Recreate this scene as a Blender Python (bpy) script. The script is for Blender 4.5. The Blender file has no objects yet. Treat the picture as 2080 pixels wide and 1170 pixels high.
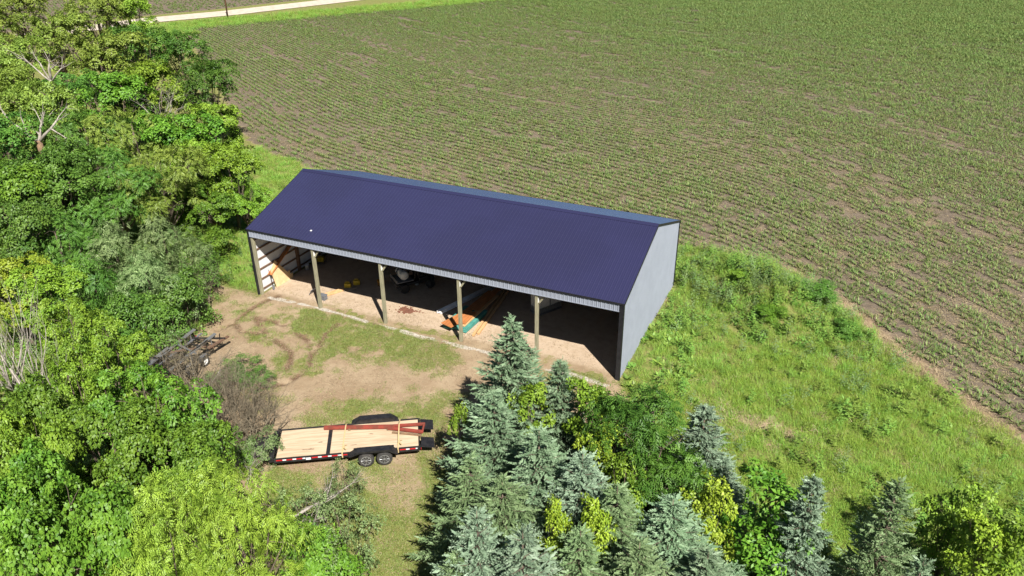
import bpy, math, random
import numpy as np
from mathutils import Vector, Matrix
R = math.radians
random.seed(7)
scene = bpy.context.scene
col = scene.collection

# ------------------------------------------------------------------ camera solve (metres; origin = shed's front left corner)
CAM = (33.2787, -32.9584, 23.0367); YAW, PIT, ROL, FPX = -0.42984875, 0.47819274, -0.0085474, 1540.87
SL, SW, SH, SR, SHD = 24.384, 12.014, 4.635, 2.014, 0.479      # shed length, depth, eave height, roof rise, header depth
def basis():
    c, s = math.cos(YAW), math.sin(YAW)
    f = np.array([s*math.cos(PIT), c*math.cos(PIT), -math.sin(PIT)])
    r = np.array([c, -s, 0.0]); u = np.cross(r, f)
    return math.cos(ROL)*r+math.sin(ROL)*u, -math.sin(ROL)*r+math.cos(ROL)*u, f
BR, BU, BF = basis()
def at(px, py, z=0.0):                                          # where the sight line of a photo point meets the height z
    d = BF*FPX+BR*(px-1040)+BU*(585-py)
    t = (z-CAM[2])/d[2]
    return np.array(CAM)+t*d
def to_px(P):
    d = P-np.array(CAM); z = d@BF
    z = np.where(np.abs(z) < 1e-3, 1e-3, z)
    return 1040+FPX*(d@BR)/z, 585-FPX*(d@BU)/z, z

# ------------------------------------------------------------------ objects
def tag(o, label=None, cat=None, group=None, kind=None):
    for k, v in (('label', label), ('category', cat), ('group', group), ('kind', kind)):
        if v: o[k] = v
    return o
def empty(name, loc=(0, 0, 0), rz=0.0, **kw):
    o = bpy.data.objects.new(name, None); col.objects.link(o)
    o.location = loc; o.rotation_euler = (0, 0, rz); o.empty_display_size = .2
    return tag(o, **kw)
class MB:
    def __init__(s): s.v = []; s.f = []; s.m = []
    def add(s, vs, fs, mi=0):
        b = len(s.v); s.v += [tuple(map(float, p)) for p in vs]
        s.f += [tuple(b+i for i in f) for f in fs]; s.m += [mi]*len(fs)
    def box(s, a, b, mi=0):
        x0, y0, z0 = a; x1, y1, z1 = b
        s.add([(x0,y0,z0),(x1,y0,z0),(x1,y1,z0),(x0,y1,z0),(x0,y0,z1),(x1,y0,z1),(x1,y1,z1),(x0,y1,z1)],
              [(3,2,1,0),(4,5,6,7),(0,1,5,4),(1,2,6,5),(2,3,7,6),(3,0,4,7)], mi)
    def bar(s, p, q, w, h, mi=0, up=(0, 0, 1)):                 # a box beam from p to q
        p, q = Vector(p), Vector(q); d = (q-p).normalized(); u = Vector(up)
        if abs(d.dot(u)) > .98: u = Vector((1, 0, 0))
        sd = d.cross(u).normalized(); u = sd.cross(d).normalized()
        vs = [c+sd*a*w/2+u*b*h/2 for c in (p, q) for a, b in ((-1,-1),(1,-1),(1,1),(-1,1))]
        s.add(vs, [(3,2,1,0),(4,5,6,7),(0,1,5,4),(1,2,6,5),(2,3,7,6),(3,0,4,7)], mi)
    def tube(s, pts, rad, n=8, mi=0, cap=True):
        pts = [Vector(p) for p in pts]; b = len(s.v)
        if not hasattr(rad, '__len__'): rad = [rad]*len(pts)
        ref = None
        for i, p in enumerate(pts):
            d = (pts[min(i+1, len(pts)-1)]-pts[max(i-1, 0)]).normalized()
            if ref is None:
                ref = d.orthogonal().normalized()
            a = (ref-d*ref.dot(d)).normalized(); ref = a; c = d.cross(a)
            for k in range(n):
                t = 2*math.pi*k/n; s.v.append(tuple(p+(a*math.cos(t)+c*math.sin(t))*rad[i]))
        for i in range(len(pts)-1):
            for k in range(n):
                s.f.append((b+i*n+k, b+i*n+(k+1) % n, b+(i+1)*n+(k+1) % n, b+(i+1)*n+k)); s.m.append(mi)
        if cap and n > 2:
            s.f.append(tuple(b+k for k in reversed(range(n)))); s.m.append(mi)
            e = b+(len(pts)-1)*n; s.f.append(tuple(e+k for k in range(n))); s.m.append(mi)
    def lathe(s, prof, o, axis='z', n=20, mi=0):                 # prof: (radius, height) rings
        b = len(s.v); o = Vector(o)
        for r, h in prof:
            for k in range(n):
                t = 2*math.pi*k/n; c, sn = r*math.cos(t), r*math.sin(t)
                s.v.append(tuple(o+Vector({'z': (c, sn, h), 'y': (c, h, sn), 'x': (h, c, sn)}[axis])))
        for i in range(len(prof)-1):
            for k in range(n):
                s.f.append((b+i*n+k, b+i*n+(k+1) % n, b+(i+1)*n+(k+1) % n, b+(i+1)*n+k)); s.m.append(mi)
        s.f.append(tuple(b+k for k in reversed(range(n)))); s.m.append(mi)
        e = b+(len(prof)-1)*n; s.f.append(tuple(e+k for k in range(n))); s.m.append(mi)
    def mesh(s, name, mats, smooth=False):
        me = bpy.data.meshes.new(name); me.from_pydata(s.v, [], s.f)
        for m in (mats if isinstance(mats, (list, tuple)) else [mats]): me.materials.append(m)
        me.polygons.foreach_set('material_index', s.m)
        if smooth: me.polygons.foreach_set('use_smooth', [True]*len(s.f))
        me.update(); return me
    def build(s, name, mats, parent=None, smooth=False, bevel=0.0, **kw):
        o = bpy.data.objects.new(name, s.mesh(name, mats, smooth)); col.objects.link(o)
        if parent: o.parent = parent
        if bevel:
            b = o.modifiers.new('bevel', 'BEVEL'); b.width = bevel; b.segments = 2; b.limit_method = 'ANGLE'
        return tag(o, **kw)
def npmesh(name, V, F, mats, tone=None, smooth=False):           # V (n,3); F (m,k) all the same k
    me = bpy.data.meshes.new(name); V = np.asarray(V, np.float32); F = np.asarray(F, np.int32); m, k = F.shape
    me.vertices.add(len(V)); me.vertices.foreach_set('co', V.ravel())
    me.loops.add(m*k); me.loops.foreach_set('vertex_index', F.ravel())
    me.polygons.add(m); me.polygons.foreach_set('loop_start', np.arange(0, m*k, k, dtype=np.int32))
    me.polygons.foreach_set('loop_total', np.full(m, k, np.int32))
    if smooth: me.polygons.foreach_set('use_smooth', np.ones(m, bool))
    for mt in (mats if isinstance(mats, (list, tuple)) else [mats]): me.materials.append(mt)
    if tone is not None:
        a = me.attributes.new('tone', 'FLOAT', 'FACE'); a.data.foreach_set('value', np.asarray(tone, np.float32))
    me.update(calc_edges=True); me.validate(); return me
def link(name, me, parent=None, **kw):
    o = bpy.data.objects.new(name, me); col.objects.link(o)
    if parent: o.parent = parent
    return tag(o, **kw)

# ------------------------------------------------------------------ materials
def nt_new(name):
    m = bpy.data.materials.new(name); m.use_nodes = True; nt = m.node_tree
    return m, nt, nt.nodes['Principled BSDF']
def N(nt, t, **kw):
    n = nt.nodes.new(t)
    for k, v in kw.items():
        if k.startswith('i_'): n.inputs[k[2:].replace('_', ' ')].default_value = v
        else: setattr(n, k, v)
    return n
def L(nt, a, b): nt.links.new(a, b)
def rgba(c): return (c[0], c[1], c[2], 1.0)
def noise(nt, vec, scale, detail=4.0, rough=.6):
    n = N(nt, 'ShaderNodeTexNoise'); n.inputs['Scale'].default_value = scale; n.inputs['Detail'].default_value = detail
    n.inputs['Roughness'].default_value = rough
    if vec is not None: L(nt, vec, n.inputs['Vector'])
    return n.outputs['Fac']
def mth(nt, op, a, b=None, c=None, clamp=False):
    n = N(nt, 'ShaderNodeMath', operation=op, use_clamp=clamp)
    for i, x in enumerate((a, b, c)):
        if x is None: continue
        if isinstance(x, (int, float)): n.inputs[i].default_value = x
        else: L(nt, x, n.inputs[i])
    return n.outputs[0]
def sstep(nt, x, lo, hi):
    n = N(nt, 'ShaderNodeMapRange', interpolation_type='SMOOTHSTEP')
    n.inputs['From Min'].default_value = lo; n.inputs['From Max'].default_value = hi; L(nt, x, n.inputs['Value'])
    return n.outputs[0]
def mixc(nt, fac, a, b):
    n = N(nt, 'ShaderNodeMix', data_type='RGBA')
    if isinstance(fac, (int, float)): n.inputs[0].default_value = fac
    else: L(nt, fac, n.inputs[0])
    for s, x in ((6, a), (7, b)):
        if isinstance(x, (tuple, list)): n.inputs[s].default_value = rgba(x)
        else: L(nt, x, n.inputs[s])
    return n.outputs[2]
def bump(nt, h, b, strength=.4, dist=.05):
    n = N(nt, 'ShaderNodeBump'); n.inputs['Strength'].default_value = strength; n.inputs['Distance'].default_value = dist
    L(nt, h, n.inputs['Height']); L(nt, n.outputs[0], b.inputs['Normal'])
def pmat(name, c1, c2=None, scale=6.0, rough=.6, metal=0.0, spec=.4, bmp=0.0, stretch=None, lo=.35, hi=.65):
    m, nt, b = nt_new(name)
    b.inputs['Roughness'].default_value = rough; b.inputs['Metallic'].default_value = metal; b.inputs['Specular IOR Level'].default_value = spec
    tc = N(nt, 'ShaderNodeTexCoord').outputs['Object']
    if stretch:
        mp = N(nt, 'ShaderNodeMapping'); mp.inputs['Scale'].default_value = stretch; L(nt, tc, mp.inputs[0]); tc = mp.outputs[0]
    f = noise(nt, tc, scale, 6.0, .65)
    L(nt, mixc(nt, sstep(nt, f, lo, hi), c1, c2 or tuple(x*.75 for x in c1)), b.inputs['Base Color'])
    L(nt, mth(nt, 'ADD', mth(nt, 'MULTIPLY', f, .24), rough-.12), b.inputs['Roughness'])
    if bmp: bump(nt, f, b, bmp, .02)
    return m
def leafmat(name, c1, c2, trans=.16, rough=.5, var=.022, spec=.35):
    m, nt, b = nt_new(name)
    t = N(nt, 'ShaderNodeAttribute', attribute_name='tone').outputs['Fac']
    oi = N(nt, 'ShaderNodeObjectInfo').outputs['Random']
    c = mixc(nt, t, c1, c2)
    hs = N(nt, 'ShaderNodeHueSaturation'); L(nt, c, hs.inputs['Color'])
    L(nt, mth(nt, 'MULTIPLY_ADD', oi, var, .5-var/2), hs.inputs['Hue'])
    L(nt, mth(nt, 'MULTIPLY_ADD', oi, .3, .85), hs.inputs['Value'])
    L(nt, hs.outputs[0], b.inputs['Base Color']); b.inputs['Roughness'].default_value = rough
    b.inputs['Specular IOR Level'].default_value = spec
    tr = N(nt, 'ShaderNodeBsdfTranslucent'); L(nt, hs.outputs[0], tr.inputs['Color'])
    mx = N(nt, 'ShaderNodeMixShader'); mx.inputs[0].default_value = trans
    L(nt, b.outputs[0], mx.inputs[1]); L(nt, tr.outputs[0], mx.inputs[2])
    L(nt, mx.outputs[0], nt.nodes['Material Output'].inputs['Surface'])
    return m

M = {}
M['bark'] = pmat('bark', (.16, .125, .09), (.08, .06, .045), 9, .9, bmp=.6, stretch=(1, 1, .25))
M['pale_bark'] = pmat('pale_bark', (.42, .38, .33), (.24, .21, .18), 7, .85, bmp=.4, stretch=(1, 1, .3))
M['twig'] = pmat('twig', (.21, .175, .12), (.115, .095, .065), 5, .9)
M['rotten'] = pmat('rotten_wood', (.26, .16, .09), (.12, .085, .055), 4, .95, bmp=.6)
M['leaf_olive'] = leafmat('leaf_olive', (.105, .175, .024), (.28, .37, .06))
M['leaf_yellow'] = leafmat('leaf_yellow_green', (.095, .20, .018), (.27, .42, .04))
M['leaf_bright'] = leafmat('leaf_bright_green', (.05, .14, .014), (.18, .325, .03))
M['leaf_feather'] = leafmat('leaf_feather', (.12, .215, .02), (.34, .46, .055))
M['leaf_mid'] = leafmat('leaf_mid_green', (.045, .125, .018), (.15, .28, .04))
M['leaf_dark'] = leafmat('leaf_dark_green', (.034, .11, .014), (.13, .26, .034), trans=.25)
M['leaf_pale'] = leafmat('leaf_pale_green', (.10, .19, .05), (.33, .43, .18), trans=.3)
M['leaf_gold'] = leafmat('leaf_gold', (.17, .28, .016), (.37, .48, .05))
M['needle_blue'] = leafmat('needle_blue_green', (.085, .16, .075), (.30, .41, .25), trans=.1, var=.02)
M['needle_green'] = leafmat('needle_grey_green', (.09, .16, .06), (.26, .36, .17), trans=.1, var=.02)
M['needle_silver'] = leafmat('needle_silver_blue', (.11, .185, .11), (.34, .455, .31), trans=.1, var=.02)
M['grass_tall'] = leafmat('grass_tall', (.125, .255, .03), (.33, .50, .08), var=.05)
M['grass_olive'] = leafmat('grass_olive', (.14, .265, .025), (.33, .47, .07), var=.05)
M['grass_lawn'] = leafmat('grass_lawn', (.12, .175, .03), (.28, .31, .09), var=.06)
M['straw'] = leafmat('straw', (.34, .25, .14), (.52, .42, .27), trans=.1, var=.02)
M['weed'] = leafmat('weed_leaf', (.085, .175, .028), (.26, .39, .07), var=.05)
M['weed_grey'] = leafmat('weed_grey_green', (.09, .165, .06), (.24, .33, .13), var=.03)
M['corn'] = leafmat('corn_leaf', (.073, .140, .026), (.245, .315, .092), var=.04)
M['corn_dry'] = leafmat('crop_residue', (.30, .23, .13), (.46, .38, .23), trans=.05, var=.02)

# ------------------------------------------------------------------ region tools (world metres)
def poly(px): return np.array([at(x, y)[:2] for x, y in px])
def seg_dist(P, line):
    d = np.full(len(P), 1e9)
    for a, b in zip(line[:-1], line[1:]):
        ab = b-a; t = np.clip(((P-a)@ab)/max(ab@ab, 1e-9), 0, 1)
        d = np.minimum(d, np.hypot(*(P-a-t[:, None]*ab).T))
    return d
def sdist(P, pg):                                               # signed distance, inside > 0
    ins = np.zeros(len(P), bool); n = len(pg)
    for i in range(n):
        a, b = pg[i], pg[(i+1) % n]
        if a[1] == b[1]: continue
        c = (P[:, 1] > a[1]) != (P[:, 1] > b[1])
        ins ^= c & (P[:, 0] < (b[0]-a[0])*(P[:, 1]-a[1])/(b[1]-a[1])+a[0])
    d = seg_dist(P, np.vstack([pg, pg[:1]]))
    return np.where(ins, d, -d)
def ss(x, lo, hi):
    t = np.clip((x-lo)/(hi-lo), 0, 1); return t*t*(3-2*t)
_rg = np.random.default_rng(3); _G = _rg.random((256, 256))
def vnoise(P, s):                                               # value noise in 0..1
    x, y = P[:, 0]/s+57.3, P[:, 1]/s+91.7; i, j = np.floor(x).astype(int), np.floor(y).astype(int)
    u, v = x-i, y-j; u, v = u*u*(3-2*u), v*v*(3-2*v); g = lambda a, b: _G[a & 255, b & 255]
    return (g(i, j)*(1-u)+g(i+1, j)*u)*(1-v)+(g(i, j+1)*(1-u)+g(i+1, j+1)*u)*v
def fbm(P, s): return (vnoise(P, s)+.5*vnoise(P+31, s/2.1)+.25*vnoise(P+77, s/4.3))/1.75

# field edge, from the right of the photo round behind the shed and the wood to the road verge
FE = poly([(2300, 1062), (2080, 905), (1990, 850), (1900, 788), (1800, 700), (1700, 622), (1610, 560), (1540, 535), (1470, 518), (1390, 497)])
FE = np.vstack([FE, [(17, 17.2), (6, 18.4), (-4, 19.8)], poly([(640, 345), (600, 328), (548, 308), (505, 285), (475, 240), (440, 170), (405, 110), (380, 68), (362, 60)])])
VERGE = poly([(362, 60), (520, 44), (700, 28), (860, 14), (1000, 1)]); VERGE = np.vstack([VERGE, [VERGE[-1]+(VERGE[-1]-VERGE[-2])*3]])
FAR = np.array([(-20, 330), (70, 205), (95, 196), (170, 170), (260, 60)])
FIELD = np.vstack([[(120, -60)], FE, VERGE[1:], FAR])
ROAD_N = poly([(250, 54), (310, 46), (463, 33), (600, 16), (700, 4)]); ROAD_F = poly([(250, 44), (310, 36.5), (463, 21.5), (600, 7), (700, -4)])
def extend(a, k0=3, k1=6): return np.vstack([a[:1]+(a[:1]-a[1:2])*k0, a, a[-1:]+(a[-1:]-a[-2:-1])*k1])
ROAD_C = extend((ROAD_N+ROAD_F)/2)
_rn = unit2 = (ROAD_C[-1]-ROAD_C[0])/np.hypot(*(ROAD_C[-1]-ROAD_C[0])); _rn = np.array([-_rn[1], _rn[0]])
FIELD2 = np.vstack([ROAD_C+_rn*8.5, (ROAD_C+_rn*240)[::-1]])
z8 = lambda pts: poly([(480+x/3.9, 560+y/3.9) for x, y in pts])
LAWNS = [z8([(480,255),(700,285),(900,350),(1200,420),(1500,500),(1770,565),(1600,620),(1390,665),(1150,600),(900,560),(870,640),(740,650),(720,560),(620,540),(610,615),(490,620),(560,480),(430,420)]),
         z8([(500,650),(590,640),(590,690),(510,690)]), z8([(455,710),(570,700),(570,745),(470,770)]), z8([(560,760),(700,730),(720,770),(590,800)]),
         z8([(310,660),(400,620),(410,670),(330,700)]), z8([(270,760),(390,735),(390,800),(290,820)]), z8([(1340,1030),(1450,1000),(1500,1080),(1560,1120),(1300,1130)]),
         z8([(800,285),(1160,335),(1160,380),(980,350)]), z8([(1300,390),(1740,480),(1740,520),(1280,430)]), z8([(150,470),(230,470),(240,500),(160,505)]),
         poly([(1150,745),(1215,760),(1235,780),(1160,770)]), poly([(1140,770),(1200,785),(1200,800),(1140,795)]), poly([(700,820),(760,815),(765,835),(700,840)])]
VEIL = [poly([(500,612),(640,640),(780,676),(960,722),(985,750),(860,760),(700,745),(580,770),(520,690),(450,640)]), poly([(560,600),(700,615),(800,650),(940,690),(1060,725),(1220,775),(1200,790),(1000,725),(760,660)]), poly([(410,590),(480,585),(470,640),(400,690)]), poly([(690,800),(940,800),(930,900),(860,930),(560,945),(560,900)]), poly([(1100,760),(1260,790),(1300,830),(1150,800)])]
LOW_LAWN = poly([(540,925),(640,950),(860,915),(905,880),(960,1000),(900,1300),(560,1300),(500,1050)])
YARD = poly([(400,600),(440,575),(500,588),(523,597),(700,560),(1000,560),(1300,640),(1258,775),(1290,815),(1150,1000),(1000,1400),(560,1400),(480,1050),(380,900),(300,780),(340,700),(420,650)])
GRAVEL = poly([(548,604),(600,614),(680,634),(760,657),(850,682),(960,708),(1060,736),(1150,757),(1240,786)])
RUTS = [z8([(150,330),(240,470),(350,540),(430,610),(425,690),(390,745)]), z8([(480,450),(560,505),(605,600),(580,690),(520,770),(400,850),(290,870),(150,900)]), z8([(800,385),(700,470),(670,540),(610,610)]),
        z8([(0,350),(120,260),(230,200),(330,160)]), z8([(150,330),(280,360),(380,390)]), z8([(-150,430),(-20,370),(40,440),(180,460)])]
BARE_R = [poly([(1500,840),(1560,830),(1580,860),(1640,880),(1660,930),(1560,925),(1500,900)]), poly([(1340,735),(1375,735),(1378,765),(1345,760)]), poly([(1355,590),(1362,600),(1335,640),(1325,640)]), poly([(1430,815),(1470,830),(1490,900),(1470,960),(1445,900)]), poly([(1580,575),(1605,575),(1612,610),(1590,610)]), poly([(1650,830),(1680,830),(1670,850)])]
MOUND = at(1545, 600)[:2]
def gz(P):
    P = np.atleast_2d(np.asarray(P, float))[:, :2]
    d = P-MOUND; u = d@np.array([.8, -.6]); v = d@np.array([.6, .8])
    z = 1.5*np.exp(-(u/4.6)**2-(v/2.4)**2)+.05*(fbm(P, 3.0)-.5)*ss(np.abs(P[:, 0]-12)-12.6, 0, 3)
    z += -.14*np.exp(-((P[:, 0]-25)/2.2)**2-((P[:, 1]+.5)/3)**2)*ss(P[:, 0], 24.0, 25.2)
    rut = np.full(len(P), 9.0)
    for r in RUTS: rut = np.minimum(rut, seg_dist(P, r))
    return z-.07*np.exp(-(rut/.16)**2)
def gz1(x, y): return float(gz([(x, y)])[0])

# ------------------------------------------------------------------ ground: one sheet with ground-cover masks
def axis(segs):
    a = []
    for lo, hi, st in segs: a += list(np.arange(lo, hi-1e-6, st))
    return np.array(a+[segs[-1][1]])
xs = axis([(-1500, -400, 220), (-400, -120, 20), (-120, -16, 1.0), (-16, -2, .25), (-2, 25, .12), (25, 46, .2), (46, 130, 1.0), (130, 400, 15), (400, 1500, 220)])
ys = axis([(-600, -100, 100), (-100, -40, 6), (-40, -22, .6), (-22, -16, .2), (-16, 1, .12), (1, 22, .2), (22, 60, .7), (60, 220, 1.2), (220, 500, 15), (500, 1800, 260)])
gx, gy = np.meshgrid(xs, ys); GP = np.stack([gx.ravel(), gy.ravel()], 1); nx, ny = len(xs), len(ys)
idx = np.arange(nx*ny).reshape(ny, nx)
GF = np.stack([idx[:-1, :-1], idx[:-1, 1:], idx[1:, 1:], idx[1:, :-1]], -1).reshape(-1, 4)
def masks(P):
    m = {}
    m['field'] = np.maximum(ss(sdist(P, FIELD)+(fbm(P, 1.5)-.5)*.8, -.3, .5), ss(sdist(P, FIELD2)+(fbm(P, 1.5)-.5)*.8, -.3, .5))
    yd = ss(sdist(P, YARD)+(fbm(P, 2.0)-.5)*1.6, -.4, .9)
    g = np.zeros(len(P))
    veil = np.zeros(len(P))
    for pg in VEIL: veil = np.maximum(veil, ss(sdist(P, pg)+(fbm(P+33, 2.2)-.5)*3, -.9, 1.0))
    g = np.maximum(g, veil*(.16+.40*ss(fbm(P+8, .8), .3, .65)))
    for k, pg in enumerate(LAWNS): sd0 = sdist(P, pg); g = np.maximum(g, ss(sd0+(fbm(P+k, .55)-.5)*1.5, -.35, .45)*(.45+.75*ss(fbm(P+50, .45), .3, .6))); g = np.maximum(g, .42*ss(sd0+(fbm(P+3, 1.6)-.5)*2.2, -1.6, .4)*ss(fbm(P+21, .5), .35, .6))
    lo = ss(sdist(P, LOW_LAWN)+(fbm(P, 2)-.5)*2, -.6, .8)*(.42+.7*ss(fbm(P+13, 1.7), .32, .6))
    g = np.maximum(g, lo); g = np.maximum(g, .46*ss(fbm(P+5, 2.3), .46, .70)*ss(fbm(P+15, .6), .3, .6))
    ins_ = (P[:, 0] > .2) & (P[:, 0] < SL) & (P[:, 1] > .9) & (P[:, 1] < SW)
    g = np.where(ins_, np.where(P[:, 0] < 9.5, .35, .1)*ss(2.4-P[:, 1], 0, 1.2)*ss(fbm(P, .7), .45, .6), g)
    rut = np.full(len(P), 9.0)
    for r in RUTS: rut = np.minimum(rut, seg_dist(P, r))
    m['rut'] = np.exp(-(rut/.22)**4)*ss(fbm(P, .5), .25, .5)
    g = g*(1-.85*m['rut'])
    yd = np.where(ins_ | ((P[:, 0] > .2) & (P[:, 0] < SL) & (P[:, 1] > -.2) & (P[:, 1] < 3)), 1.0, yd)
    grassy = 1-yd
    for pg in BARE_R: grassy = grassy*(1-.8*ss(sdist(P, pg)+(fbm(P, .8)-.5)*4.0, -.4, .8)*ss(fbm(P+70, .5), .25, .6))
    m['grass'] = np.clip(np.maximum(g*yd, grassy), 0, 1)*(1-m['field'])
    m['gravel'] = np.exp(-((seg_dist(P+.16*(fbm(P+4, .8)-.5)[:, None], GRAVEL))/(.05+.26*vnoise(P, .9)))**2)*ss(fbm(P+9, .6), .22, .5)
    m['straw'] = np.exp(-((sdist(P, FIELD)-.35+(fbm(P+19, 1.2)-.5)*1.2)/.65)**2)*ss(P[:, 0], 24, 31)
    m['inside'] = ss(np.minimum.reduce([P[:, 0], SL-P[:, 0], P[:, 1]-.4, SW-P[:, 1]]), -.1, .5)
    return m
MK = masks(GP)
gm = npmesh('ground', np.column_stack([GP, gz(GP)]), GF, [], smooth=True)
for k, a in MK.items():
    at_ = gm.attributes.new(k, 'FLOAT', 'POINT'); at_.data.foreach_set('value', a.astype(np.float32))
def ground_mat():
    m, nt, b = nt_new('ground_cover'); b.inputs['Roughness'].default_value = .95; b.inputs['Specular IOR Level'].default_value = .15
    pos = N(nt, 'ShaderNodeNewGeometry').outputs['Position']
    A = lambda n: N(nt, 'ShaderNodeAttribute', attribute_name=n).outputs['Fac']
    n1, n2, n3, n4 = noise(nt, pos, .35, 6, .65), noise(nt, pos, 2.6, 8, .7), noise(nt, pos, 14, 5, .75), noise(nt, pos, 45, 3, .7)
    mixn = mth(nt, 'ADD', mth(nt, 'MULTIPLY', n2, .5), mth(nt, 'MULTIPLY', n3, .5))
    soil = mixc(nt, sstep(nt, mixn, .36, .62), (.070, .054, .042), (.20, .160, .118))
    soil = mixc(nt, sstep(nt, n1, .40, .62), soil, mixc(nt, .3, soil, (.235, .19, .135)))
    soil = mixc(nt, mth(nt, 'MULTIPLY', sstep(nt, n4, .60, .70), .55), soil, (.42, .35, .23))
    dirt = mixc(nt, sstep(nt, n1, .30, .70), (.27, .19, .115), (.40, .305, .20))
    dirt = mixc(nt, mth(nt, 'MULTIPLY', sstep(nt, n2, .48, .74), .7), dirt, (.25, .165, .10))
    dirt = mixc(nt, mth(nt, 'MULTIPLY', sstep(nt, n4, .52, .72), .75), dirt, (.52, .42, .29))
    dirt = mixc(nt, mth(nt, 'MULTIPLY', A('inside'), .85), dirt, mixc(nt, sstep(nt, n2, .35, .7), (.54, .425, .315), (.45, .34, .24)))
    dirt = mixc(nt, mth(nt, 'MULTIPLY', A('rut'), .95), dirt, mixc(nt, sstep(nt, n3, .4, .6), (.09, .055, .033), (.22, .14, .085)))
    grass = mixc(nt, sstep(nt, n2, .38, .62), (.135, .165, .04), (.25, .235, .085))
    grass = mixc(nt, mth(nt, 'MULTIPLY', sstep(nt, n3, .55, .7), .6), grass, (.26, .22, .10))
    gn = mth(nt, 'ADD', A('grass'), mth(nt, 'MULTIPLY', mth(nt, 'SUBTRACT', mixn, .5), 2.3))
    c = mixc(nt, sstep(nt, gn, .34, .66), dirt, grass)
    c = mixc(nt, sstep(nt, mth(nt, 'ADD', A('field'), mth(nt, 'MULTIPLY', mth(nt, 'SUBTRACT', n3, .5), .8)), .35, .65), c, soil)
    c = mixc(nt, mth(nt, 'MULTIPLY', A('straw'), sstep(nt, mixn, .35, .55)), c, (.33, .235, .145))
    vo = N(nt, 'ShaderNodeTexVoronoi'); vo.inputs['Scale'].default_value = 16; L(nt, pos, vo.inputs['Vector'])
    bw = N(nt, 'ShaderNodeRGBToBW'); L(nt, vo.outputs['Color'], bw.inputs[0])
    grv = mixc(nt, bw.outputs[0], (.62, .57, .49), (.34, .30, .25))
    c = mixc(nt, sstep(nt, mth(nt, 'ADD', A('gravel'), mth(nt, 'MULTIPLY', mth(nt, 'SUBTRACT', n3, .5), 1.0)), .3, .7), c, grv)
    L(nt, c, b.inputs['Base Color'])
    h = mth(nt, 'ADD', mth(nt, 'MULTIPLY', n2, .5), mth(nt, 'ADD', mth(nt, 'MULTIPLY', n3, .35), mth(nt, 'MULTIPLY', n4, .2)))
    bump(nt, h, b, .9, .12)
    return m
gm.materials.append(ground_mat())
link('ground', gm, kind='structure')
# the gravel road beyond the field
rb = MB()
def strip(mb, c, w, z, mi=0):
    vs = []
    for i, p in enumerate(c):
        d = c[min(i+1, len(c)-1)]-c[max(i-1, 0)]; d = d/np.hypot(*d); nrm = np.array([-d[1], d[0]])
        for s in (-1, 1): q = p+nrm*s*w/2; vs.append((q[0], q[1], z))
    mb.add(vs, [(2*i, 2*i+1, 2*i+3, 2*i+2) for i in range(len(c)-1)], mi)
strip(rb, ROAD_C, 8.2, .09)
M['road'] = pmat('gravel_road', (.60, .52, .43), (.46, .39, .31), .8, .95, bmp=.3, spec=.1)
rb.build('gravel_road', M['road'], kind='structure')

# ------------------------------------------------------------------ stuff: scattered plants
protos = {}
def proto_set(key, meshes):
    c = bpy.data.collections.new('seed_'+key)
    for i, me in enumerate(meshes):
        c.objects.link(bpy.data.objects.new('seed_%s_%02d' % (key, i), me))
    protos[key] = (c, len(meshes))
def scatter(name, key, P, rz, sc, label=None, tilt=None, cat=None):
    P = np.asarray(P, np.float32); n = len(P); c, k = protos[key]; rg = np.random.default_rng(len(name)*7+n)
    me = bpy.data.meshes.new(name); me.vertices.add(n); me.vertices.foreach_set('co', P.ravel())
    rot = np.zeros((n, 3), np.float32); rot[:, 2] = rz
    if tilt: rot[:, 0] = rg.normal(0, tilt, n); rot[:, 1] = rg.normal(0, tilt, n)
    me.attributes.new('rot', 'FLOAT_VECTOR', 'POINT').data.foreach_set('vector', rot.ravel())
    me.attributes.new('scl', 'FLOAT', 'POINT').data.foreach_set('value', np.asarray(sc, np.float32)*np.ones(n, np.float32))
    me.attributes.new('pick', 'INT', 'POINT').data.foreach_set('value', rg.integers(0, k, n).astype(np.int32))
    o = link(name, me, kind='stuff', label=label, cat=cat)
    g = bpy.data.node_groups.new('scatter_'+name, 'GeometryNodeTree')
    g.interface.new_socket('Geometry', in_out='INPUT', socket_type='NodeSocketGeometry')
    g.interface.new_socket('Geometry', in_out='OUTPUT', socket_type='NodeSocketGeometry')
    gi, go = g.nodes.new('NodeGroupInput'), g.nodes.new('NodeGroupOutput')
    ci = g.nodes.new('GeometryNodeCollectionInfo'); ci.inputs['Collection'].default_value = c
    ci.inputs['Separate Children'].default_value = True; ci.inputs['Reset Children'].default_value = True
    ip = g.nodes.new('GeometryNodeInstanceOnPoints'); ip.inputs['Pick Instance'].default_value = True
    def na(nm, t):
        x = g.nodes.new('GeometryNodeInputNamedAttribute'); x.data_type = t; x.inputs['Name'].default_value = nm; return x.outputs['Attribute']
    er = g.nodes.new('FunctionNodeEulerToRotation')
    g.links.new(gi.outputs[0], ip.inputs['Points']); g.links.new(ci.outputs[0], ip.inputs['Instance'])
    g.links.new(na('pick', 'INT'), ip.inputs['Instance Index']); g.links.new(na('rot', 'FLOAT_VECTOR'), er.inputs[0])
    g.links.new(er.outputs[0], ip.inputs['Rotation']); g.links.new(na('scl', 'FLOAT'), ip.inputs['Scale'])
    g.links.new(ip.outputs[0], go.inputs[0])
    o.modifiers.new('scatter', 'NODES').node_group = g
    return o
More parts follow.
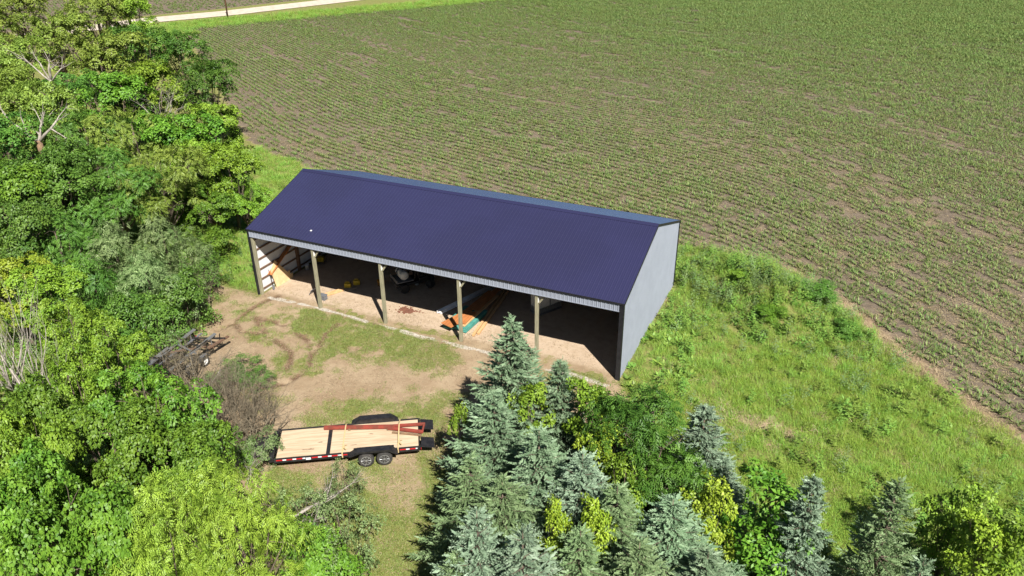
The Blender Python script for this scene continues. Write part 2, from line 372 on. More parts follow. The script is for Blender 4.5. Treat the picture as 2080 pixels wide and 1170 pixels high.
class Blades:
    def __init__(s): s.V = []; s.F = []; s.t = []
    def blade(s, p, az, h, lean, w, tone, segs=3, curl=1.0):     # an arching strip
        b = len(s.V); d = np.array([math.cos(az), math.sin(az)]); sd = np.array([-d[1], d[0]])
        for i in range(segs+1):
            u = i/segs; r = lean*h*u**1.5; z = h*(u-.45*lean*curl*u*u); ww = w*(1-u)**.7*(.6+.8*u) if u < 1 else .0015
            c = np.array(p[:2])+d*r
            for k in (-1, 1): q = c+sd*k*ww/2; s.V.append((q[0], q[1], p[2]+z))
        for i in range(segs): s.F.append((b+2*i, b+2*i+1, b+2*i+3, b+2*i+2)); s.t.append(tone)
    def leaf(s, p, az, pitch, l, w, tone):
        b = len(s.V); d = np.array([math.cos(az)*math.cos(pitch), math.sin(az)*math.cos(pitch), math.sin(pitch)])
        sd = np.array([-math.sin(az), math.cos(az), 0]); up = np.cross(d, sd)*-1; p = np.array(p)
        for q in (p, p+d*l*.45+sd*w/2+up*w*.12, p+d*l-np.array([0, 0, .15*l]), p+d*l*.45-sd*w/2+up*w*.12): s.V.append(tuple(q))
        s.F.append((b, b+1, b+2, b+3)); s.t.append(tone)
    def mesh(s, name, mat): return npmesh(name, s.V, s.F, mat, s.t)
rnd = random.Random(11)
def tuft(n, h, spread, lean, w, mat, name, dry=0.0):
    b = Blades()
    for i in range(n):
        r, a = spread*math.sqrt(rnd.random()), rnd.uniform(0, 6.283)
        b.blade((r*math.cos(a), r*math.sin(a), -.02), rnd.uniform(0, 6.283), h*rnd.uniform(.5, 1.15), lean*rnd.uniform(.3, 1.2), w*rnd.uniform(.7, 1.3), rnd.random())
    return b.mesh(name, mat)
proto_set('tall', [tuft(48, .44, .36, .85, .016, M['grass_tall'], 'tall_grass_tuft') for _ in range(6)])
proto_set('olive', [tuft(46, .36, .38, 1.0, .015, M['grass_olive'], 'olive_grass_tuft') for _ in range(6)])
proto_set('lawn', [tuft(26, .085, .20, .9, .016, M['grass_lawn'], 'lawn_tuft') for _ in range(6)])
proto_set('straw', [tuft(22, .22, .34, 1.6, .016, M['straw'], 'straw_tuft') for _ in range(5)])
def weed(h, nst, mat, l, w, name):
    b = Blades()
    for k in range(nst):
        x, y, hh = rnd.gauss(0, .14), rnd.gauss(0, .14), h*rnd.uniform(.55, 1.1); tn = rnd.random()*.5
        for i in range(9):
            u = (i+1)/9; b.leaf((x+rnd.gauss(0, .02), y+rnd.gauss(0, .02), hh*u), rnd.uniform(0, 6.283), rnd.uniform(-.2, .7), l*rnd.uniform(.7, 1.2)*(1.25-.6*u), w*rnd.uniform(.7, 1.2)*(1.2-.5*u), min(1, tn+rnd.random()*.5))
    return b.mesh(name, mat)
proto_set('weed', [weed(.75, 5, M['weed'], .20, .07, 'weed_plant') for _ in range(5)])
proto_set('greyweed', [weed(.9, 6, M['weed_grey'], .15, .045, 'grey_weed_plant') for _ in range(5)])
def dock(name):
    b = Blades()
    for i in range(16): b.leaf((rnd.gauss(0, .05), rnd.gauss(0, .05), rnd.uniform(0, .12)), rnd.uniform(0, 6.283), rnd.uniform(.25, .9), rnd.uniform(.30, .5), rnd.uniform(.14, .22), rnd.random())
    return b.mesh(name, M['weed'])
proto_set('dock', [dock('broad_weed') for _ in range(4)])
def corn_chunk():                                                # one metre of seedling row
    b = Blades(); x = -.5+rnd.uniform(0, .1)
    while x < .5:
        if rnd.random() < .92:
            y = rnd.gauss(0, .05); a0 = rnd.uniform(0, 3.14); h = rnd.uniform(.28, .52)
            for i in range(6):
                b.blade((x, y, 0), a0+math.pi*(i % 2)+rnd.gauss(0, .5), h*rnd.uniform(.7, 1.1), rnd.uniform(.45, 1.25), .052*rnd.uniform(.7, 1.2), rnd.random())
        x += rnd.uniform(.10, .18)
    return b.mesh('corn_seedlings', M['corn'])
proto_set('corn', [corn_chunk() for _ in range(12)])
def residue():
    b = Blades()
    for i in range(9):
        p, a = np.array([rnd.uniform(-.5, .5), rnd.uniform(-.5, .5), rnd.uniform(.015, .04)]), rnd.uniform(0, 3.14)
        b.leaf(p, a, rnd.uniform(-.02, .1), rnd.uniform(.12, .35), rnd.uniform(.02, .05), rnd.random())
    return b.mesh('crop_residue', M['corn_dry'])
def litter():
    b = Blades()
    for i in range(12):
        p, a = np.array([rnd.gauss(0, .35), rnd.gauss(0, .35), rnd.uniform(.01, .03)]), rnd.uniform(0, 6.28)
        if i % 3: b.leaf(p, a, rnd.uniform(-.02, .15), rnd.uniform(.06, .2), rnd.uniform(.012, .03), rnd.random())
        else: b.leaf(p, a, rnd.uniform(.1, .5), rnd.uniform(.04, .09), rnd.uniform(.04, .07), rnd.random()*.3)
    return b.mesh('yard_litter', M['litter'])
M['litter'] = leafmat('litter', (.22, .16, .10), (.50, .40, .26), trans=.02, var=.02)
proto_set('litter', [litter() for _ in range(6)])
proto_set('residue', [residue() for _ in range(6)])

rg = np.random.default_rng(21)
def visible(P, mx=260, my=160):
    u, v, z = to_px(np.column_stack([P, np.zeros(len(P))]))
    return (z > 5) & (u > -mx) & (u < 2080+mx) & (v > -my) & (v < 1170+my)
# seedling rows: level lines of y + g(x), swinging round the clearing as the drill did
_gx = np.linspace(-240, 260, 5001)
_sl = .62-.34*ss(_gx, -34, -6)+.06*ss(_gx, 0, 20)+.66*ss(_gx, 20, 36)
_gg = np.cumsum(_sl)*(_gx[1]-_gx[0])
def g_(x): return np.interp(x, _gx, _gg)
def s_(x): return np.interp(x, _gx, _sl)
g0 = float(g_(24.0))
row = []
for k in range(-66, 530):
    off = k*.82
    x = np.arange(-190, 175, .74)+rg.uniform(0, .8)
    y = off-(g_(x)-g0)+18
    row.append(np.column_stack([x, y, np.arctan(-s_(x))]))
row = np.vstack(row); RP = row[:, :2]
ok = visible(RP, 560, 90); row, RP = row[ok], RP[ok]
fd = np.maximum(sdist(RP, FIELD), sdist(RP, FIELD2)); ok = fd > .35+.5*ss(RP[:, 0], 26, 32); row, RP, fd = row[ok], RP[ok], fd[ok]
along = RP[:, 0]+.0; across = RP[:, 1]+g_(RP[:, 0])
bare = fbm(np.column_stack([along/11, across])+200, 1.7)*.75+fbm(RP, 9)*.25
prob = 1.0-.70*ss(bare, .60, .76); prob *= 1-.30*ss(fbm(np.column_stack([along/26, across])+400, 3.2), .5, .75); prob *= .55+.45*ss(fd, .3, 3); prob *= np.where(sdist(RP, FIELD2) > 0, .5, 1.0)
far_w = ss(RP[:, 1]+.55*RP[:, 0], 60, 190)
prob = np.clip(prob+.15*far_w, 0, 1)
ok = rg.random(len(RP)) < prob*.96; row, RP = row[ok], RP[ok]; far_w = far_w[ok]
RP3 = np.column_stack([RP+rg.normal(0, .02, RP.shape), gz(RP)])
scatter('corn_seedlings', 'corn', RP3, row[:, 2]+np.where(rg.random(len(RP)) < .5, 0, math.pi), rg.uniform(.8, 1.2, len(RP))*(1+.55*far_w)*(.82+.4*fbm(np.column_stack([RP[:, 0]/3, RP[:, 1]+g_(RP[:, 0])])+77, 8)), 'rows of young green crop seedlings covering the wide brown field', cat='crop')
print('corn', len(RP))
def spots(n, x0, x1, y0, y1):
    return np.column_stack([rg.uniform(x0, x1, n), rg.uniform(y0, y1, n)])
P = spots(230000, -100, 130, -10, 120); P = P[visible(P, 60, 20)]; P = P[(sdist(P, FIELD) > .1)]; P = P[rg.random(len(P)) < .35+.65*ss(fbm(P+40, 6), .4, .6)]
P = P[rg.random(len(P)) < np.clip(60/np.hypot(P[:, 0]-33, P[:, 1]+33), 0, 1)**1.2]
scatter('crop_residue', 'residue', np.column_stack([P, gz(P)+.005]), rg.uniform(0, 6.28, len(P)), rg.uniform(.7, 1.3, len(P)), 'pale straw litter lying between the seedling rows', cat='crop litter')
print('residue', len(P))
P = spots(16000, -4, 31, -26, 5); P = P[visible(P, 60, 60)]; P = P[(sdist(P, YARD) > -.2) & (rg.random(len(P)) < .25+.75*ss(fbm(P+140, 1.1), .4, .6)) & ~((P[:, 1] > 2.2) & (P[:, 0] > 0))]
scatter('yard_litter', 'litter', np.column_stack([P, gz(P)]), rg.uniform(0, 6.28, len(P)), rg.uniform(.5, 1.1, len(P)), 'straw bits and small stones strewn over the bare yard', cat='litter')
SHED_PG = np.array([(-.3, -.2), (SL+.12, -.2), (SL+.12, SW+.2), (-.3, SW+.2)])
def cover(name, key, n, box, prob, sc, label, cat, tilt=.08):
    P = spots(n, *box); P = P[visible(P, 220, 140)]; m = masks(P); p = prob(P, m); p = p*(sdist(P, SHED_PG) < 0)*(1-m['gravel'])
    ok = rg.random(len(P)) < p; P = P[ok]; s = sc(P) if callable(sc) else rg.uniform(*sc, len(P))
    print(name, len(P))
    scatter(name, key, np.column_stack([P, gz(P)]), rg.uniform(0, 6.28, len(P)), s, label, tilt, cat)
yard_sd = lambda P: sdist(P, YARD)
OLIVE_C = at(1800, 950)[:2]
oliv = lambda P: ss(10.5-np.hypot(*(P-OLIVE_C).T)+(fbm(P, 3)-.5)*6, -2.5, 3)
cover('lawn_grass', 'lawn', 130000, (-6, 34, -26, 3), lambda P, m: np.where(yard_sd(P) > -.8, ss(m['grass']+(fbm(P, .5)-.5)*.7, .15, .8), 0), (.7, 1.5), 'short green lawn grass growing in patches over the bare yard', 'grass', .1)
TG = (1, 1)
def p_tall(P, m):
    out = (yard_sd(P) < .2)*m['grass']
    return out*(1-.8*oliv(P))*np.where(P[:, 0] > 20, .5, .55)
cover('tall_grass', 'tall', 60000, (-22, 60, -22, 34), p_tall, lambda P: rg.uniform(.6, 1.25, len(P))*(.75+.5*vnoise(P, 2.5)), 'tall green meadow grass round the grey gable wall and the wood', 'grass', .12)
cover('meadow_grass', 'olive', 30000, (22, 64, -24, 14), lambda P, m: (yard_sd(P) < .2)*m['grass']*np.maximum(oliv(P), .18)*.9, (.6, 1.2), 'yellowish olive meadow grass at the right of the blue spruces', 'grass', .12)
mnd = lambda P: np.exp(-((P-MOUND)@np.array([.8, -.6])/5.6)**2-((P-MOUND)@np.array([.6, .8])/3.2)**2)
cover('weeds', 'weed', 16000, (-12, 48, -16, 24), lambda P, m: (yard_sd(P) < 0)*m['grass']*np.clip(.05+.75*mnd(P)*ss(fbm(P, 1.2), .3, .55)+.15*ss(fbm(P+60, 2.2), .5, .7), 0, 1), (.7, 1.5), 'leafy green weeds standing in the grass on the mound', 'weeds', .1)
cover('grey_weeds', 'greyweed', 16000, (-12, 48, -14, 24), lambda P, m: (yard_sd(P) < 0)*m['grass']*np.clip(.9*mnd(P)*ss(fbm(P+17, 1.8), .42, .6)+.08*ss(fbm(P+90, 2.0), .55, .7), 0, 1), (.8, 1.6), 'tall grey green weeds crowning the mound beside the field', 'weeds', .1)
DOCK_C = at(1320, 715)[:2]
cover('broad_leaf_weeds', 'dock', 3000, (18, 34, -8, 8), lambda P, m: .55*ss(3.2-np.hypot(*((P-DOCK_C)/np.array([1, 1.5])).T), 0, 1.5)*ss(fbm(P, 1), .35, .55)*m['grass'], (.6, 1.1), 'large leaved pale green weeds along the foot of the grey gable wall', 'weeds', .1)
cover('straw_grass', 'straw', 46000, (16, 60, -16, 26), lambda P, m: np.clip(m['straw']*.9+.5*np.exp(-(seg_dist(P, FE[1:11])/.7)**2)+.7*sum(ss(sdist(P, b)+(fbm(P, 1.2)-.5)*3, -.6, .6) for b in BARE_R)+.16*ss(fbm(P+230, 2.4), .55, .75), 0, 1)*ss(fbm(P, 1), .3, .5), (.6, 1.2), 'dry straw coloured grass along the edge of the field', 'dry grass', .3)
# green verge along the road
P = spots(90000, -140, 20, 55, 330); P = P[visible(P, 60, 60)]; vd = seg_dist(P, VERGE); fd = sdist(P, FIELD)
rd = seg_dist(P, ROAD_C); P = P[((fd < 2.5) & (rd > 4.8) & (vd < 9)) & (rg.random(len(P)) < .8)]
scatter('verge_grass', 'tall', np.column_stack([P, np.zeros(len(P))]), rg.uniform(0, 6.28, len(P)), rg.uniform(1.1, 2.2, len(P)), 'long green grass along the verge between road and field', cat='grass')
print('verge', len(P))
P = spots(60000, 20, 180, 120, 260); P = P[visible(P, 60, 60)]; P = P[(np.abs(seg_dist(P, FAR)) < 14)]
scatter('far_grass', 'tall', np.column_stack([P, np.zeros(len(P))]), rg.uniform(0, 6.28, len(P)), rg.uniform(1.4, 2.6, len(P)), 'bright green grass strip along the far end of the field', cat='grass')
# ------------------------------------------------------------------ the shed
def siding_mat(name, c1, c2, rough=.45, spec=.5):
    return pmat(name, c1, c2, 1.2, rough, spec=spec)
M['siding'] = siding_mat('lavender_grey_steel', (.28, .305, .365), (.255, .28, .335))
M['inner'] = siding_mat('white_steel_back', (.74, .75, .77), (.66, .67, .70))
M['trim'] = pmat('black_trim', (.012, .013, .016), (.02, .02, .024), 4, .45)
M['post'] = pmat('treated_post', (.32, .30, .20), (.20, .185, .12), 3, .85, bmp=.4, stretch=(6, 6, .6))
M['girt'] = pmat('girt_wood', (.19, .115, .075), (.12, .07, .045), 3, .8, stretch=(.4, 4, 4))
M['lumber'] = pmat('lumber', (.62, .40, .20), (.48, .29, .13), 2, .8, stretch=(6, .6, 6))
M['ply'] = pmat('plywood', (.70, .52, .29), (.58, .41, .21), 2, .8)
M['orange'] = pmat('orange_board', (.50, .19, .06), (.34, .125, .04), 2, .8, stretch=(6, .6, 6))
M['teal'] = pmat('teal_board', (.08, .30, .25), (.05, .21, .18), 3, .75)
M['brown_board'] = pmat('brown_board', (.28, .13, .06), (.18, .08, .035), 2.5, .85)
M['white_plastic'] = pmat('white_plastic', (.78, .78, .76), (.68, .68, .66), 3, .4)
M['yellow'] = pmat('yellow_plastic', (.68, .46, .03), (.5, .33, .02), 4, .45)
M['amber'] = pmat('amber_plastic', (.62, .28, .03), (.45, .2, .02), 4, .45)
M['black'] = pmat('black_paint', (.012, .012, .014), (.025, .024, .025), 5, .4, spec=.5)
M['rubber'] = pmat('tyre_rubber', (.035, .034, .033), (.06, .055, .05), 8, .85, spec=.2)
M['galv'] = pmat('galvanised', (.46, .47, .48), (.33, .34, .36), 6, .42, metal=.7)
M['dull_metal'] = pmat('dull_grey_metal', (.24, .25, .28), (.17, .18, .20), 5, .5, metal=.4)
M['red'] = pmat('rusty_red_paint', (.27, .05, .035), (.15, .045, .03), 3, .6, bmp=.15)
M['tapered'] = pmat('red_tape', (.50, .02, .025), (.42, .015, .02), 6, .4)
M['tapew'] = pmat('white_tape', (.78, .78, .80), (.68, .68, .70), 6, .4)
M['strap'] = pmat('tan_strap', (.55, .42, .22), (.45, .33, .16), 12, .9)
M['concrete'] = pmat('worn_board', (.40, .33, .24), (.28, .22, .16), 3, .9)
def roof_mat():
    m, nt, b = nt_new('navy_ribbed_steel'); tc = N(nt, 'ShaderNodeTexCoord').outputs['Object']
    sp = N(nt, 'ShaderNodeSeparateXYZ'); L(nt, tc, sp.inputs[0])
    f = noise(nt, tc, .25, 4, .6); fine = noise(nt, tc, 30, 3, .7)
    c = mixc(nt, sstep(nt, f, .35, .65), (.023, .0225, .066), (.019, .0185, .056))
    fy = mth(nt, 'ABSOLUTE', mth(nt, 'SUBTRACT', mth(nt, 'FRACT', mth(nt, 'DIVIDE', sp.outputs[1], .61)), .5))
    fx = mth(nt, 'ABSOLUTE', mth(nt, 'SUBTRACT', mth(nt, 'FRACT', mth(nt, 'DIVIDE', sp.outputs[0], .2286)), .5))
    scr = mth(nt, 'MULTIPLY', mth(nt, 'LESS_THAN', fy, .035), mth(nt, 'LESS_THAN', fx, .16))       # rows of screw heads
    c = mixc(nt, mth(nt, 'MULTIPLY', scr, mth(nt, 'MULTIPLY', fine, .06)), c, (.17, .16, .30))
    L(nt, c, b.inputs['Base Color']); b.inputs['Roughness'].default_value = .42; b.inputs['Specular IOR Level'].default_value = .5; b.inputs['Sheen Weight'].default_value = 1.0; b.inputs['Sheen Roughness'].default_value = .3; b.inputs['Sheen Tint'].default_value = (.3, .5, .85, 1)
    L(nt, mth(nt, 'MULTIPLY_ADD', f, .2, .36), b.inputs['Roughness'])
    return m
M['roof'] = roof_mat()
shed = empty('pole_shed', label='long open fronted pole shed with navy ribbed steel roof and pale grey walls', cat='shed')
PITCH = .2286
def rib_profile(Lw, off=.0):                                     # (along, out) points of ribbed sheet
    pts = [(0, 0)]; x = PITCH/2
    while x < Lw-.05:
        pts += [(x-.035, 0), (x-.014, .03), (x+.014, .03), (x+.035, 0)]
        if PITCH*.5 < Lw-x: pts += [(x+PITCH*.36, 0), (x+PITCH*.39, .009), (x+PITCH*.61, .009), (x+PITCH*.64, 0)] if x+PITCH*.64 < Lw else []
        x += PITCH
    return pts+[(Lw, 0)]
def sheet(fn_lo, fn_hi, Lw, name, mat, flip=False, **kw):
    mb = MB(); k_ = .35 if name == 'roof' else 1.0; pr = [(a, o*k_) for a, o in rib_profile(Lw)]; vs = []
    for a, o in pr: vs += [fn_lo(a, o), fn_hi(a, o)]
    fs = [((2*i, 2*i+2, 2*i+3, 2*i+1) if not flip else (2*i, 2*i+1, 2*i+3, 2*i+2)) for i in range(len(pr)-1)]
    mb.add(vs, fs); return mb.build(name, mat, shed, **kw)
roofz = lambda y: SH+SR*(1-abs(y-SW/2)/(SW/2))
nl = math.hypot(SR, SW/2); ry, rz_ = -SR/nl, (SW/2)/nl            # front slope normal
OV = .06
def roof_pt(side):
    def f(end):
        def g(a, o):
            x = a-OV
            y = (-OV if side > 0 else SW+OV) if end == 0 else SW/2
            z = roofz(y)+.03 if end else SH-SR*OV/(SW/2)+.03
            return (x, y+side*ry*o, z+rz_*o)
        return g
    return f
sheet(roof_pt(1)(0), roof_pt(1)(1), SL+2*OV, 'roof', M['roof'])
sheet(roof_pt(-1)(0), roof_pt(-1)(1), SL+2*OV, 'roof', M['roof'], True)
mb = MB(); rc = SH+SR+.055
for s in (-1, 1):
    mb.bar((-OV, SW/2+s*.11, rc-.038), (SL+OV, SW/2+s*.11, rc-.038), .24, .012, up=(0, s*.317, .948))
mb.tube([(-OV, SW/2, rc), (SL+OV, SW/2, rc)], .022, 8)
mb.build('ridge_cap', M['roof'], shed)
for x in (-OV-.012, SL+OV+.012):
    mb = MB()
    for y0 in (-OV, SW+OV): mb.bar((x, y0, SH-.03), (x, SW/2, SH+SR-.02), .02, .11)
    mb.build('rake_trim', M['trim'], shed)
for y in (-OV-.005, SW+OV+.005):
    mb = MB(); mb.box((-OV, y-.012, SH-.075), (SL+OV, y+.012, SH+.02)); mb.build('eave_trim', M['trim'], shed)
# walls
sheet(lambda a, o: (SL+o, a, -.35), lambda a, o: (SL+o, a, roofz(a)-.02), SW, 'wall', M['siding'], False, label='pale grey ribbed gable wall')
sheet(lambda a, o: (-o, a, -.1), lambda a, o: (-o, a, roofz(a)-.02), SW, 'wall', M['siding'], True)
sheet(lambda a, o: (a, SW+o, -.1), lambda a, o: (a, SW+o, SH-.02), SL, 'wall', M['siding'], True)
sheet(lambda a, o: (a, -o, SH-SHD), lambda a, o: (a, -o, SH-.08), SL, 'header_siding', M['siding'])
mb = MB(); mb.box((-.001, -.028, SH-SHD-.035), (SL, .012, SH-SHD+.004)); mb.build('header_trim', M['siding'], shed)
for nm, f in (('inner_panel', lambda a, z: (.02, a, z)), ('inner_panel', lambda a, z: (SL-.02, a, z))):
    mb = MB(); n = 12
    for i in range(n):
        a, b_ = SW*i/n+.01, SW*(i+1)/n+.01
        if i == n-1: b_ = SW-.05
        mb.add([f(a, 0), f(b_, 0), f(b_, roofz(b_)-.15), f(a, roofz(a)-.15)], [(0, 1, 2, 3)])
    mb.build(nm, M['inner'], shed)
mb = MB(); mb.add([(.03, SW-.03, 0), (SL-.03, SW-.03, 0), (SL-.03, SW-.03, SH-.15), (.03, SW-.03, SH-.15)], [(0, 1, 2, 3)]); mb.build('inner_panel', M['inner'], shed)
for x in (0, SL):                                                 # black corner trims
    s = -1 if x == 0 else 1
    for y, sy in ((0, -1), (SW, 1)):
        mb = MB(); z0 = -.35 if x else -.05
        mb.box((x-.19 if s > 0 else x-.05, y-.045 if sy < 0 else y-.10, z0), (x+.05 if s > 0 else x+.07, y+.10 if sy < 0 else y+.045, SH-.09))
        mb.build('corner_trim', M['trim'], shed)
# posts at the open front (feet where the photo shows them), at the back and along the side walls
PX = [.16, 4.82, 9.66, 14.83, 19.57, SL-.13]
for k, x in enumerate(PX):
    mb = MB(); mb.box((x-.085, .05, -.3), (x+.085, .25, SH-.14)); p = mb.build('post', M['post'], shed, bevel=.012)
    if 0 < k < 5:
        b2 = MB(); b2.bar((x+.12, .16, SH-1.05), (x+.52, .16, SH-.45), .05, .10); b2.build('brace', M['post'], p)
        t = MB(); t.box((x+.086, .06, SH-1.02), (x+.094, .22, SH-.72)); t.build('paper_tag', M['white_plastic'], p)
for x in [SL*k/5 for k in range(1, 5)]:
    mb = MB(); mb.box((x-.085, SW-.25, -.1), (x+.085, SW-.06, SH-.14)); mb.build('post', M['post'], shed)
for x in (.13, SL-.13):
    for y in (SW/3, SW*2/3, SW-.2):
        mb = MB(); mb.box((x-.09, y-.10, -.1), (x+.09, y+.10, roofz(y)-.2)); mb.build('post', M['girt'], shed, label='brown inner wall post')
for x in (.05, SL-.05):
    for z in (.25, .95, 1.65, 2.35, 3.05, 3.75, 4.35):
        mb = MB(); mb.box((x-.022, .26, z-.05), (x+.03, SW-.28, z+.05)); mb.build('girt', M['girt'], shed)
for z in (.25, 1.1, 1.95, 2.8, 3.65):
    mb = MB(); mb.box((.25, SW-.10, z-.05), (SL-.25, SW-.045, z+.05)); mb.build('girt', M['girt'], shed)
mb = MB(); mb.box((.02, .012, SH-.46), (SL-.02, .048, SH-.16)); mb.box((.02, .252, SH-.46), (SL-.02, .29, SH-.16)); mb.build('header_beam', M['girt'], shed)
for k in range(1, 10):
    x = SL*k/10; mb = MB()
    mb.bar((x, .3, SH-.22), (x, SW-.3, SH-.22), .04, .18)
    for a in (.3, SW-.3): mb.bar((x, a, SH-.08), (x, SW/2, SH+SR-.22), .04, .16)
    for a, b_ in ((2.2, 3.2), (4.2, 3.2), (4.2, 6), (7.8, 6), (7.8, 8.8), (9.8, 8.8)): mb.bar((x+.03, a, SH-.2), (x+.03, b_, roofz(b_)-.3), .03, .1)
    mb.build('truss', M['girt'], shed)
mb = MB(); q = at(630, 455, SH+.75); mb.box((q[0]-.05, q[1]-.05, roofz(q[1])+.03), (q[0]+.05, q[1]+.05, roofz(q[1])+.075)); mb.build('roof_fixing', M['white_plastic'], shed)

# ------------------------------------------------------------------ things in the shed
def leaning_sheet():
    mb = MB(); p, q = at(548, 580), at(581, 570)
    x0, x1 = .42, .14                                              # foot out from the wall, top against it
    pr = [(1.25, 0), (2.95, 0), (3.0, .35), (2.75, .32), (2.8, .62), (2.55, .55), (1.75, 1.75), (1.15, 1.25)]
    vs = [(x0-(x0-x1)*z/1.75, y, z+.01) for y, z in pr]; n = len(vs); vs += [(x+.02, y, z) for x, y, z in vs]
    mb.add(vs, [tuple(range(n))[::-1], tuple(range(n, 2*n))]+[(i, (i+1) % n, n+(i+1) % n, n+i) for i in range(n)])
    return mb.build('plywood_sheet', M['ply'], label='cut tan plywood sheet leaning on the white inner wall', cat='plywood')
leaning_sheet()
mb = MB(); mb.bar((.12, 1.05, 1.0), (.12, 4.1, 2.55), .05, .42, up=(1, 0, 0)); mb.build('leaning_board', M['orange'], label='wide orange brown board slanting across the inner wall behind the plywood', cat='board')
def tool(x, y):
    r = empty('spade', (x, y, 0), label='thin black handled spade leaning on the wall beside the plywood', cat='spade')
    mb = MB(); mb.tube([(0, 0, .3), (-.28, .12, 1.35)], .018, 6); mb.build('handle', M['black'], r)
    mb = MB(); mb.bar((.05, -.02, .02), (0, 0, .32), .2, .015, up=(1, 0, .2)); mb.build('blade', M['dull_metal'], r)
tool(.42, .95)
def bucket(x, y, mat, label, r=.155, h=.38):
    t = empty('bucket', (x, y, .0), label=label, cat='bucket')
    mb = MB(); mb.lathe([(r*.86, 0), (r*.99, h*.88), (r*1.07, h*.88), (r*1.07, h*.93), (r, h*.93), (r*1.03, h), (r*.96, h), (r*.8, .03)], (0, 0, 0)); mb.build('pail', mat, t, True)
    mb = MB(); mb.tube([(r*1.05*math.cos(a), .03+r*.5*math.sin(a), h*.9+r*.5*math.sin(a)) for a in np.linspace(0, math.pi, 9)], .006, 5); mb.build('handle', M['dull_metal'], t)
    return t
bucket(.55, 4.3, M['white_plastic'], 'white plastic bucket standing by the left wall of the shed')
M['bluegrey'] = pmat('blue_grey_plastic', (.22, .25, .30), (.17, .2, .25), 4, .5)
bucket(.72, 4.85, M['bluegrey'], 'blue grey bucket just behind the white bucket')
q = at(773, 580); bucket(q[0], q[1], M['amber'], 'amber yellow pail half hidden by the post next to the sprayer cart', .2, .42)
def can(x, y, rz, label):
    t = empty('fuel_can', (x, y, 0), rz, label=label, cat='fuel can', group='yellow cans on the shed floor')
    mb = MB(); mb.box((-.22, -.15, 0), (.22, .15, .34)); o = mb.build('body', M['yellow'], t, bevel=.05)
    mb = MB(); mb.tube([(-.14, 0, .33), (-.1, 0, .42), (.08, 0, .42), (.12, 0, .33)], .025, 8); mb.build('handle', M['yellow'], t)
    mb = MB(); mb.tube([(.17, 0, .33), (.2, 0, .42)], .03, 10); mb.build('cap', M['black'], t)
q = at(707, 584); can(q[0], q[1], .5, 'yellow fuel can, the nearer of the pair on the shed floor')
q = at(721, 579); can(q[0]+.08, q[1]+.1, .7, 'yellow fuel can standing just behind another yellow can')
def yellow_machine(x, y):
    t = empty('pump', (x, y, 0), .3, label='yellow motor pump in the dark back left corner behind the buckets', cat='pump')
    mb = MB(); mb.box((-.25, -.18, .12), (.25, .18, .48)); mb.build('housing', M['yellow'], t, bevel=.06)
    mb = MB()
    for s in (-1, 1): mb.tube([(-.34, s*.22, .02), (-.34, s*.22, .55), (.34, s*.22, .55), (.34, s*.22, .02), (-.34, s*.22, .02)], .018, 6)
    mb.build('frame', M['black'], t)
yellow_machine(.75, 5.6)
def wheel(parent, c, r, w, axis, hub='galv', spokes=8, rr=.58, name='wheel', side=1):
    wv = MB(); wv.lathe([(r*.62, -w/2), (r*.88, -w/2), (r*.97, -w*.36), (r, -w*.2), (r, w*.2), (r*.97, w*.36), (r*.88, w/2), (r*.62, w/2), (r*.6, 0)], c, axis, 28)
    t = wv.build(name, M['rubber'], parent, True)
    h = MB(); h.lathe([(r*.62, -w*.3), (r*.62, w*.3), (r*.55, w*.28), (r*.5, w*.1), (r*.2, w*.12), (r*.17, w*.34), (r*.08, w*.36)] if side > 0 else [(r*.62, w*.3), (r*.62, -w*.3), (r*.55, -w*.28), (r*.5, -w*.1), (r*.2, -w*.12), (r*.17, -w*.34), (r*.08, -w*.36)], c, axis, 24)
    h.build('rim', M[hub], t, True)
    return t
def sprayer(x, y, rz):
    t = empty('utility_vehicle', (x, y, 0), rz, label='dark utility buggy carrying a white sprayer tank inside the shed', cat='utility vehicle')
    mb = MB(); mb.box((-1.3, -.55, .45), (1.3, .55, .62)); mb.box((-1.35, -.5, .4), (-1.25, .5, .75)); mb.box((.2, -.62, .6), (1.25, .62, .85)); mb.build('chassis', M['black'], t, bevel=.03)
    mb = MB(); mb.box((-1.35, -.64, .78), (-.2, .64, .84)); mb.box((-1.35, -.66, .84), (-1.31, .66, 1.0)); mb.build('cargo_rack', M['dull_metal'], t)
    mb = MB(); mb.tube([(-1.38, -.6, .62), (-1.38, .6, .62)], .022, 6); mb.build('bumper', M['galv'], t)
    mb = MB(); mb.lathe([(.05, -.56), (.24, -.54), (.30, -.44), (.31, -.2), (.295, -.18), (.31, -.16), (.31, .16), (.295, .18), (.31, .2), (.30, .44), (.24, .54), (.05, .56)], (-.75, 0, 1.16), 'y', 24); tk = mb.build('tank', M['white_plastic'], t, True)
    mb = MB(); mb.lathe([(.1, .28), (.1, .36), (.07, .37)], (-.75, -.1, 1.16), 'z', 14); mb.build('lid', M['black'], tk)
    mb = MB(); mb.tube([(-.98, .2, .9), (-1.08, .22, 1.2), (-.9, .25, 1.5), (-.7, .25, 1.45)], .02, 6); mb.tube([(-1.0, -.1, .95), (-1.1, .05, 1.3), (-.85, .15, 1.5)], .016, 6); mb.build('hose', M['black'], t)
    mb = MB()
    for s in (-1, 1): mb.tube([(-.1, s*.58, .8), (.0, s*.58, 1.75), (.75, s*.58, 1.75), (1.0, s*.58, .8)], .03, 7)
    mb.tube([(0, -.58, 1.75), (0, .58, 1.75)], .03, 7); mb.build('roll_cage', M['black'], t)
    mb = MB(); mb.box((.2, -.5, .85), (.6, .5, .98)); mb.box((.12, -.5, .95), (.24, .5, 1.4)); mb.build('seat', M['black'], t, bevel=.04)
    for cx in (-.85, .95):
        for cy in (-.62, .62): wheel(t, (cx, cy, .32), .32, .24, 'y', 'dull_metal', side=-1 if cy < 0 else 1)
